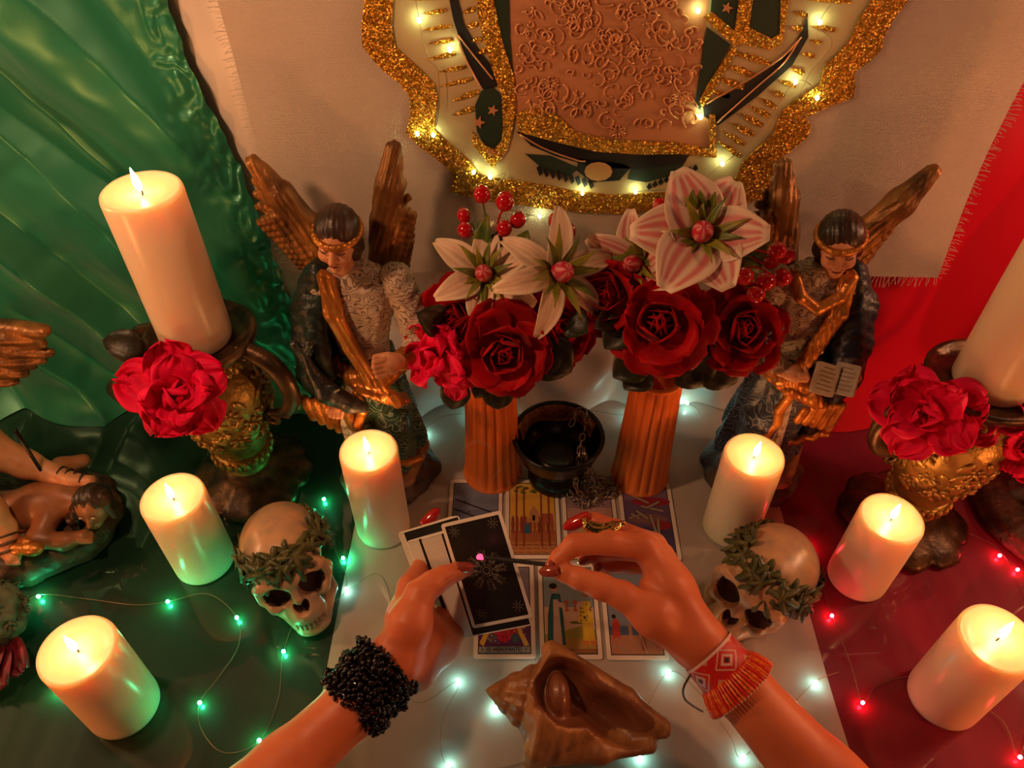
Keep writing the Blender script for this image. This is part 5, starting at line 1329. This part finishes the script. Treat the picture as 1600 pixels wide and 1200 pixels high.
def strap(parent, c, ax, r):
    ax = Vector(ax).normalized(); u = ax.orthogonal().normalized(); w = ax.cross(u); c = Vector(c)
    obj('sandal_strap', tube([c + (u * math.cos(k * .5236) + w * math.sin(k * .5236)) * r for k in range(12)], .0017, 6, closed=True), M['rock'], parent)
for k in range(5): strap(leg1, LP(85, 742, .074).lerp(LP(136, 752, .069), k / 4.5), LP(140, 752, .069) - LP(85, 742, .074), .0125 - .0009 * k)
for k in range(4): strap(leg2, LP(4, 826, .066).lerp(LP(18, 866, .047), k / 3.5), LP(14, 856, .05) - LP(4, 826, .066), .0138 - .0009 * k)
f = Form(); f.fold([(.12, -.10, .03, .062, .055), (.17, -.10, .03, .055, .05), (.21, -.11, .03, .045, .04), (.28, -.12, .03, .05, .036), (.33, -.12, .03, .03, .025)], 11, .04, 0, 0, k=.004)
form_part('armour', f, .0024, 'armour', st, lambda P: .001 * np.sin(220 * P[:, 2]) * np.sin(200 * P[:, 0]))
head(st, Vector((-.12, .022, .378)), .25, .2)
f = Form(); tipw = ony(74, 545, .585) - C0; 
for k in range(7):
    a = ony(-60, 520 + 12 * k, .60) - C0; b = ony(76 - 9 * abs(k - 2) - 6 * max(0, k - 3), 528 + 11 * k, .585) - C0
    f.cone(a, a.lerp(b, .6) + Vector((0, -.003, 0)), .0095, .0085, k=.002); f.cone(a.lerp(b, .6) + Vector((0, -.003, 0)), b, .0085, .005, k=.002)
f.chain([ony(-110, 560, .61) - C0, ony(-20, 515, .60) - C0, ony(66, 518, .585) - C0], [.018, .014, .008], k=.006)
form_part('wing', f, .0018, 'wing', st, lambda P: .0011 * np.sin(380 * P[:, 2] + 40 * P[:, 0]))
obj('spear', tube([LP(24, 672, .17), LP(70, 745, .075), LP(80, 762, .06)], [.0022, .002, .0012], 8), M['iron'], st)
obj('clasp', join(*[ball(LP(14 + 12 * k, 848 + 10 * (k % 2), .052), (.014, .009, .008), 10, 7) for k in range(4)]), M['sash_gold'], st)

# ------------------------------------------------------------------ mossy ornament at the left edge, figurine base at the right edge
C1 = onz(8, 985)
mo = thing('dried_flower_bunch', 'grey-green mossy dried bunch with wine red petals behind the lower left candle', 'flowers', C1)
rr = random.Random(8); lm2 = [mesh_data('leaf', *leaf_lobed(.014), M['moss']), mesh_data('leaf', *leaf_lobed(.010), M['moss'])]
f = Form(); f.ell((0, 0, .035), (.036, .036, .036), k=.004); f.ell((-.03, -.02, .02), (.03, .03, .02), k=.01)
form_part('heart', f, .0022, 'moss', mo, lambda P: .003 * np.sin(210 * P[:, 0]) * np.sin(190 * P[:, 1]) + .002 * np.sin(330 * P[:, 2] + 200 * P[:, 0]))
for k in range(44):
    d = Vector((rr.gauss(0, 1), rr.gauss(0, 1) - .3, abs(rr.gauss(0, 1)))).normalized()
    link('leaf', lm2[k % 2], mo, Vector((0, 0, .034)) + d * .037, aim(d + Vector((rr.uniform(-.5, .5), rr.uniform(-.5, .5), 0)), k))
for k in range(7):
    p = pmesh('wn%d' % (k % 3), M['wine'], L=.045, W=.020, t0=1.0, t1=1.6 + .1 * (k % 3), cup=.1, ruffle=.004, rf=3, ph=k, nu=12, nv=9)
    o = link('petal', p, mo, (.01 + .004 * k - .012, -.03 - .004 * (k % 3), .03 - .002 * k), (.3, .2, -2.6 + .33 * k))
C2 = onz(1660, 800)
rb = thing('figurine_base', 'round dark figurine base under a grey robe, cut off beside the right urn', 'figurine', C2)
obj('base', lathe([(.02, 0), (.112, 0), (.116, .005), (.113, .012), (.108, .016), (.110, .022), (.104, .028), (.09, .030), (.02, .031)], 72), M['rock'], rb)
f = Form(); f.fold([(.028, .0, .0, .075, .07), (.08, .005, .0, .058, .055), (.16, .01, 0, .045, .04), (.24, .01, 0, .035, .03), (.30, .01, .005, .042, .028), (.33, .01, .005, .018, .015)], 9, .07, .2, 12, k=.004)
form_part('robe', f, .0024, 'armour', rb)
# ------------------------------------------------------------------ the person's two forearms and hands
def skin_mat():
    m = mat('skin', (.68, .195, .08), .44, spec=.4, sss=.35, sss_r=(1, .35, .18), sss_scale=.006, color2=(.58, .14, .055), cscale=18, bump=.12, bscale=260, bdist=.0015)
    return m
M['skin'] = skin_mat()
M['nail_red'] = mat('red_nail_lacquer', (.42, .012, .012), .14, coat=.8)
M['nail_dark'] = mat('dark_red_nail_lacquer', (.3, .05, .03), .12, coat=.8)
pe = thing('person', 'person reaching over the table, holding a card deck and a burnt stick', 'person', (0, .2, 0))
def nail(parent, root, tip, up, w, mt, name='fingernail'):
    root = Vector(root); tip = Vector(tip); d = tip - root; L = d.length; d = d.normalized(); up = Vector(up); up = (up - d * up.dot(d)).normalized(); s = d.cross(up)
    V = []; n, m = 12, 8
    for j in range(n + 1):
        v = j / n; ww = w * (.82 + .18 * min(1, v * 4)) if v < .55 else w * math.sqrt(max(.02, 1 - ((v - .55) / .47) ** 2))
        for i in range(m + 1):
            u = -1 + 2 * i / m
            V.append(root + d * (L * v) + s * (u * ww) + up * (.55 * w * (1 - u * u) - .3 * w + .18 * L * v * (1 - v)))
    F = [(j * (m + 1) + i, j * (m + 1) + i + 1, (j + 1) * (m + 1) + i + 1, (j + 1) * (m + 1) + i) for j in range(n) for i in range(m)]
    obj(name, thick((V, F), .0007), M[mt], parent, world=True)
A3 = lambda l: [np.array(at(*p)) for p in l]
# right arm
f = Form()
f.chain([np.array((.215, -.16, .26)), np.array(at(1520, 1470, .62)), np.array(at(1500, 1420, .62))], [.05, .043, .041], k=.012)
f.chain(A3([(1500, 1420, .62), (1285, 1220, .712), (1150, 1066, .745), (1098, 1008, .757)]), [.041, .0360, .0278, .0258], k=.012)
wr = (1092, 1000)
f.chain(A3([(1090, 992, .750), (1045, 915, .757), (1006, 856, .765)]), [.0185, .0165, .0125], k=.012)
f.chain(A3([(1098, 1000, .764), (1055, 915, .770), (1022, 852, .777)]), [.0185, .0165, .0120], k=.012)
f.chain(A3([(1100, 1004, .776), (1060, 925, .782), (1035, 866, .790)]), [.017, .015, .0110], k=.012)
f.chain(A3([(1096, 1010, .784), (1060, 940, .792), (1042, 886, .800)]), [.016, .0135, .0100], k=.012)
f.chain(A3([(1078, 1008, .752), (1020, 962, .745), (972, 930, .747)]), [.019, .0185, .0132], k=.012)
f.ell(at(1030, 925, .766), (.020, .022, .014), k=.014)
f.ell(at(1003, 846, .762), (.0095, .0095, .0095), k=.008)
f.chain(A3([(1006, 856, .765), (950, 846, .758), (898, 851, .756)]), [.0136, .0122, .0112], k=.006)
f.chain(A3([(898, 851, .756), (874, 871, .757), (862, 884, .759)]), [.0112, .0086, .0066], k=.003)
f.chain(A3([(972, 930, .747), (938, 916, .749), (905, 904, .751)]), [.0132, .0120, .0110], k=.006)
f.chain(A3([(905, 904, .751), (882, 895, .754), (866, 891, .757)]), [.0108, .0092, .0070], k=.003)
f.chain(A3([(1022, 852, .777), (965, 828, .776), (930, 815, .782), (908, 812, .79)]), [.0122, .0098, .0088, .0065], k=.004)
f.chain(A3([(1035, 866, .790), (970, 862, .800), (930, 866, .797), (912, 874, .790)]), [.0110, .0090, .0080, .0062], k=.003)
f.chain(A3([(1042, 886, .800), (985, 884, .812), (950, 886, .804), (934, 882, .796)]), [.0100, .0082, .0072, .0056], k=.003)
ar = obj('arm', f.mesh(.00135), M['skin'], pe, world=True); ar['label'] = 'arm with red beaded bracelet, pinching the burnt stick'
nail(ar, at(872, 891, .7435), at(842, 893, .750), VIEW(at(870, 891, .75)) + Vector((0, .1, .15)), .0058, 'nail_dark')
nail(ar, at(922, 806, .775), at(880, 826, .781), VIEW(at(900, 815, .78)), .0068, 'nail_red')
nail(ar, at(867, 872, .7525), at(852, 886, .7545), VIEW(at(860, 880, .755)) + Vector((-1.2, .5, 0)), .0045, 'nail_dark')
nail(ar, at(918, 872, .784), at(904, 880, .780), VIEW(at(912, 872, .79)), .0040, 'nail_dark')
nail(ar, at(938, 882, .79), at(930, 893, .785), VIEW(at(936, 880, .79)), .0038, 'nail_dark')
# left arm
f = Form()
f.chain([np.array((-.215, -.16, .26)), np.array((-.29, .14, .092)), np.array(at(310, 1330, .64))], [.05, .042, .041], k=.012)
f.chain(A3([(310, 1330, .64), (448, 1200, .70), (556, 1098, .735), (614, 1034, .756)]), [.041, .0305, .0275, .0262], k=.012)
f.chain(A3([(618, 1028, .752), (640, 975, .757), (656, 928, .766)]), [.0225, .0205, .0142], k=.012)          # thumb side
f.chain(A3([(628, 1030, .768), (633, 965, .782), (640, 917, .800)]), [.0215, .0175, .0125], k=.012)
f.chain(A3([(640, 1036, .775), (655, 980, .800), (660, 935, .825)]), [.021, .017, .012], k=.012)
f.chain(A3([(648, 1042, .778), (676, 1000, .805), (690, 965, .836)]), [.020, .0165, .0115], k=.012)
f.chain(A3([(650, 1046, .778), (690, 1012, .805), (715, 985, .838)]), [.019, .0155, .0105], k=.012)
f.ell(at(662, 1000, .785), (.022, .022, .016), k=.014)
f.chain(A3([(656, 928, .766), (676, 912, .772), (694, 901, .778)]), [.0142, .0124, .0112], k=.006)
f.chain(A3([(694, 901, .778), (714, 893, .785), (730, 890, .791)]), [.0112, .0092, .0066], k=.003)
f.chain(A3([(640, 917, .800), (660, 884, .842), (666, 848, .862), (670, 815, .866)]), [.0125, .0102, .0090, .0066], k=.004)
f.chain(A3([(660, 935, .825), (685, 900, .868), (712, 880, .880), (730, 872, .884)]), [.0120, .0100, .0088, .0068], k=.004)
f.chain(A3([(690, 965, .836), (722, 935, .866), (752, 915, .874), (770, 906, .876)]), [.0115, .0095, .0082, .0064], k=.004)
f.chain(A3([(715, 985, .838), (748, 962, .855), (775, 950, .860), (790, 945, .861)]), [.0105, .0085, .0074, .0058], k=.004)
al = obj('arm', f.mesh(.00135), M['skin'], pe, world=True); al['label'] = 'arm with black beaded bracelet, thumb on the card deck'
nail(al, at(714, 886, .7775), at(741, 885, .784), VIEW(at(728, 888, .79)) + Vector((0, .25, .2)), .0058, 'nail_dark')
nail(al, at(660, 822, .858), at(687, 795, .862), VIEW(at(670, 812, .86)), .0066, 'nail_red')

# ------------------------------------------------------------------ deck of cards in the left hand
M['card_back'] = mat('black_card_back', (.006, .007, .008), .35, color2=(.012, .014, .014), cscale=30)
M['mandala'] = mat('pale_gold_print', (.3, .25, .2), .5)
DW, DH = .0685, .118
TL, TR, BL = at(686, 820, .812), at(777, 805, .795), at(744, 975, .818)
ex = (TR - TL).normalized(); ey = (TL - BL).normalized(); ez = ex.cross(ey).normalized(); bi = (ex + ey).normalized(); bj = (ex - ey).normalized()
ex = (bi + bj).normalized(); ey = (bi - bj).normalized()
MT = (TR + BL) / 2
Rdeck = Matrix((ex, ey, ez)).transposed()
cm = mesh_data('card_stock', *rbox(DW, DH, .00036, .003), M['card'], False)
inner = [(.5 * (DW - .0075) * a, .5 * (DH - .0075) * b) for a, b in ((-1, -1), (1, -1), (1, 1), (-1, 1))]
bm_ = mesh_data('back', *prism(inner, .00036, .00042), M['card_back'], False)
in2 = [(.5 * (DW - .0029) * a, .5 * (DH - .0029) * b) for a, b in ((-1, -1), (1, -1), (1, 1), (-1, 1))]
bm2 = mesh_data('back', *prism(in2, .00036, .00042), M['card_back'], False)
ORD = 'second third fourth fifth sixth seventh eighth ninth tenth eleventh twelfth thirteenth fourteenth fifteenth sixteenth seventeenth eighteenth nineteenth twentieth twenty-first twenty-second twenty-third twenty-fourth twenty-fifth lowest'.split()
NC = 26
for k in range(NC):
    # k = 0 is the top card; the others slip out to the left, a few also stick out at the ends
    dx = -.0019 * k - (.0022 if k > 0 else 0) - (.004 if k > 13 else 0); dy = (-.0001 * k - (.0085 if k else 0)) if k < 22 else .0005
    rz = .004 * k if k < 14 else .03 + .003 * (k - 14)
    pos = MT + ex * (dx) + ey * dy - ez * (.00056 * k)
    o = bpy.data.objects.new('deck_card', None); COL.objects.link(o)
    o.location = pos; o.rotation_euler = (Rdeck @ Matrix.Rotation(rz, 3, 'Z')).to_euler(); o.empty_display_size = .02
    if k == 0: tag(o, 'topmost card of the held deck, black back with a pale flower mandala', 'card', 'cards of the held deck')
    else: tag(o, f'{ORD[k - 1]} card from the top of the held deck, its white edge showing in the fan', 'card', 'cards of the held deck')
    link('card_stock', cm, o); b = link('back', bm_ if k == 0 else bm2, o)
    if k == 0:
        top = o
        ln2 = []
        for q in range(8):
            a = q * .7854
            for r0, r1, w in ((.006, .0235, .0072), (.008, .0165, .004)):
                pts = [(r0 * math.cos(a), r0 * math.sin(a)), ((r0 + r1) / 2 * math.cos(a + w / r1 * .7), (r0 + r1) / 2 * math.sin(a + w / r1 * .7)), (r1 * math.cos(a), r1 * math.sin(a)), ((r0 + r1) / 2 * math.cos(a - w / r1 * .7), (r0 + r1) / 2 * math.sin(a - w / r1 * .7))]
                ln2.append(tube([(x, y, .00046) for x, y in pts], .00022, 4, closed=True))
            for rr_, s in ((.012, .0016), (.017, .0013), (.0205, .001)):
                for sg in (-1, 1):
                    c = (rr_ * math.cos(a + sg * .16), rr_ * math.sin(a + sg * .16))
                    ln2.append(tube([(c[0] + s * math.cos(k2 * .9), c[1] + s * math.sin(k2 * .9), .00046) for k2 in range(7)], .0002, 4, closed=True))
        ln2.append(tube([(.004 * math.cos(k2 * .7854), .004 * math.sin(k2 * .7854), .00046) for k2 in range(8)], .0003, 4, closed=True))
        ln2.append(tube([(.0065 * math.cos(k2 * .5236), .0065 * math.sin(k2 * .5236), .00046) for k2 in range(12)], .0002, 4, closed=True))
        for cx, cy in ((-.022, .048), (.022, .048), (.022, -.044), (-.02, -.045)):
            for q in range(8):
                a = q * .7854
                ln2.append(tube([(cx + .0012 * math.cos(a), cy + .0012 * math.sin(a), .00046), (cx + .005 * math.cos(a + .15), cy + .005 * math.sin(a + .15), .00046), (cx + .0062 * math.cos(a), cy + .0062 * math.sin(a), .00046)], .00025, 4))
        obj('mandala', join(*ln2), M['mandala'], o, smooth=False)['kind'] = 'stuff'

# ------------------------------------------------------------------ burnt stick, ring, bracelets
M['char'] = mat('charred_wood', (.012, .01, .01), .6, bump=.6, bscale=400)
M['ember'] = mat('glowing_ember', (.1, .02, .02), .6, emit=(1.0, .06, .16), power=2.2)
s0, s1 = at(868, 884, .7605), at(752, 870, .775)
sk = thing('burnt_stick', 'thin black burnt stick with a red glowing tip over the deck', 'stick', s0)
P = smooth_path([s0 + (s0 - s1) * .12, s0, s0.lerp(s1, .5), s1], 20); rr = random.Random(2)
obj('stick', tube(P, [.0021 + .0003 * rr.random() for _ in P], 8), M['char'], sk, world=True)
f = Form()
for k in range(5): f.ell(s1 + (s1 - s0) * (.012 * k - .01) + Vector((0, rr.uniform(-.0008, .0008), rr.uniform(-.0008, .0008))), (.0024, .0024, .0024), k=.001)
obj('ember', f.mesh(.0005), M['ember'], sk, world=True)
M['gold'] = mat('polished_gold', (.62, .4, .13), .16, metal=1, bump=.2, bscale=120)
rg = thing('ring', 'long gold ring set across the finger above the pinching thumb', 'ring', at(945, 825, .762))
# bands round the finger, and a long swept shape lying along it
c = Vector(at(952, 830, .775)); ax = (Vector(at(1022, 852, .777)) - Vector(at(930, 815, .782))).normalized(); u = ax.orthogonal().normalized(); w = ax.cross(u)
obj('band', tube([c + (u * math.cos(k * .3927) + w * math.sin(k * .3927)) * .0112 for k in range(16)], .0016, 8, closed=True), M['gold'], rg, world=True)
P1 = [Vector(at(*p)) for p in ((914, 812, .762), (918, 824, .758), (940, 829, .757), (956, 822, .760), (973, 818, .764))]
P2 = [Vector(at(*p)) for p in ((918, 818, .758), (930, 832, .755), (948, 832, .755), (960, 826, .758), (970, 822, .762))]
P3 = [Vector(at(*p)) for p in ((914, 812, .762), (930, 820, .759), (945, 822, .76), (958, 818, .763), (973, 818, .764))]
f = Form()
for PP, r in ((P1, .0040), (P2, .0034), (P3, .0028)): f.chain(smooth_path(PP, 10), [r * (.7 + .3 * math.sin(3.14 * k / 10)) for k in range(11)], k=.0008)
f.ell(P1[-1], (.0032, .0032, .0032), k=.001)
obj('crest', f.mesh(.0006), M['gold'], rg, world=True)
# black bracelet of chipped beads
M['bead_black'] = mat('glossy_black_bead', (.005, .002, .004), .16, spec=.4)
Q0, Q1 = Vector(at(545, 1108, .733)), Vector(at(612, 1032, .756))
bb = thing('black_bead_bracelet', 'wide bracelet of small glossy black beads on the forearm holding the deck', 'bracelet', (Q0 + Q1) / 2)
ax = (Q1 - Q0).normalized(); u = ax.cross(VIEW(Q0)).normalized(); w = ax.cross(u)
rr = random.Random(12)
bd = []; st_ = []
for s in range(14):
    a0 = rr.uniform(0, 6.28); n = 34
    for k in range(n):
        a = a0 + 6.2832 * k / n; sx = (s + .5) / 14 + rr.uniform(-.04, .04) + .03 * math.sin(3 * a + s)
        c = Q0.lerp(Q1, .02 + .92 * sx); R = .0335 + .0035 * rr.random() + .0028 * math.sin(a * 2 + s)
        p = c + (u * math.cos(a) + w * math.sin(a)) * R
        r = rr.uniform(.0026, .0042)
        bd.append(xf(ball((0, 0, 0), (r, r * .85, r * 1.1), 6, 4), Matrix.Translation(p) @ Euler((rr.uniform(0, 3), rr.uniform(0, 3), rr.uniform(0, 3))).to_matrix().to_4x4()))
for k in range(40):
    a = rr.uniform(0, 6.28); c = Q0.lerp(Q1, rr.choice((-.03, .0, .97, 1.0))); p = c + (u * math.cos(a) + w * math.sin(a)) * .0345
    bd.append(ball(p, .0022, 6, 4))
n = 30
sleeve = grid(lambda q, v: Q0.lerp(Q1, .04 + .9 * v) + (u * math.cos(6.2832 * q) + w * math.sin(6.2832 * q)) * .0318, n, 8, wrap_u=True)
obj('band', sleeve, M['bead_black'], bb, world=True)
o = obj('beads', join(*bd), M['bead_black'], bb, world=True); o['kind'] = 'stuff'
# red woven bracelet with white lozenges and a fringe of bead strands
M['woven'] = mat('woven_beads', paint=True, rough=.3, bump=.4, bscale=700, bdist=.0015)
M['strand_a'] = mat('orange_bead_strand', (.85, .22, .02), .3, color2=(.6, .02, .01), cscale=300); M['strand_b'] = mat('red_bead_strand', (.6, .015, .01), .3)
Q0, Q1 = Vector(at(1106, 1018, .755)), Vector(at(1150, 1068, .744))
rbr = thing('red_bead_bracelet', 'red woven bead bracelet with pale lozenges and an orange fringe', 'bracelet', (Q0 + Q1) / 2)
ax = (Q1 - Q0).normalized(); u = ax.cross(VIEW(Q0)).normalized(); w = ax.cross(u)
NU, NV = 110, 20
def wv(q, v):
    a = 6.2832 * q; R = .0287 + .0006 * abs(math.sin(q * NU * 3.1416)) * abs(math.sin(v * NV * 3.1416)) + .0012 * v
    return Q0.lerp(Q1, v * .70) + (u * math.cos(a) + w * math.sin(a)) * R
V, F = grid(wv, NU, NV, wrap_u=True); C = []
for j in range(NV):
    for i in range(NU):
        du = abs((i % 22) - 11) / 11; dv = abs(j - NV / 2 + .5) / (NV / 2)
        d = du * 1.15 + dv
        c = (.55, .012, .012)
        if .8 < d < .92: c = (.62, .42, .33)
        elif d <= .48 and d > .34: c = (.62, .42, .33)
        elif d <= .2: c = (.03, .02, .02)
        elif d >= 1.75: c = (.6, .25, .16)
        if j in (0, 1): c = (.7, .45, .38)
        C.append(c)
obj('woven_band', (V, F), M['woven'], rbr, world=True, colors=C)
e0, e1 = Q0.lerp(Q1, .66), Q0.lerp(Q1, 1.22)
for k in range(64):
    a = 6.2832 * k / 64; rd = u * math.cos(a) + w * math.sin(a); R = .0302
    p = [e0 + rd * R, e0.lerp(e1, .4) + rd * (R + .0045), e0.lerp(e1, .75) + rd * (R + .0072), e1 + rd * (R + .0082)]
    o = obj('bead_strand', tube(smooth_path(p, 9), [.0012 + .0004 * (q % 2) for q in range(10)], 6), M['strand_a' if k % 3 else 'strand_b'], rbr, world=True)
    obj('tip_bead', ball(p[-1], .0013, 6, 4), M['lace_white'], rbr, world=True)
cp = [Vector(at(*p)) for p in ((1080, 1052, .745), (1068, 1075, .75), (1070, 1092, .762), (1084, 1104, .775), (1098, 1112, .79))]
obj('tie_cord', tube(smooth_path(cp, 20), .0011, 6), M['hair'], rbr, world=True)
# ------------------------------------------------------------------ thin incense smoke curling beside the first vase
sm = bpy.data.materials.new('thin_smoke'); sm.use_nodes = True
nt = sm.node_tree; nt.nodes.remove(nt.nodes['Principled BSDF'])
vs = nt.nodes.new('ShaderNodeVolumeScatter'); vs.inputs['Color'].default_value = (.9, .85, .8, 1); vs.inputs['Density'].default_value = 14.0; vs.inputs['Anisotropy'].default_value = .2
nt.links.new(vs.outputs[0], nt.nodes['Material Output'].inputs['Volume'])
wl = []
for pts, r in (([(712, 742), (722, 705), (745, 690), (768, 700), (772, 722)], .004), ([(720, 735), (730, 745), (748, 752), (752, 768), (744, 776)], .003), ([(760, 770), (772, 745), (790, 725), (812, 708)], .003), ([(742, 775), (752, 782), (764, 774), (766, 760)], .0022)):
    q = smooth_path([ony(a, b, .575) for a, b in pts], 24)
    wl.append(tube(q, [r * (.25 + math.sin(3.1416 * k / 24)) for k in range(25)], 8, flat=.45))
o = obj('smoke_wisp', join(*wl), sm); tag(o, 'thin curls of pale incense smoke before the first fluted vase', 'smoke', kind='stuff')
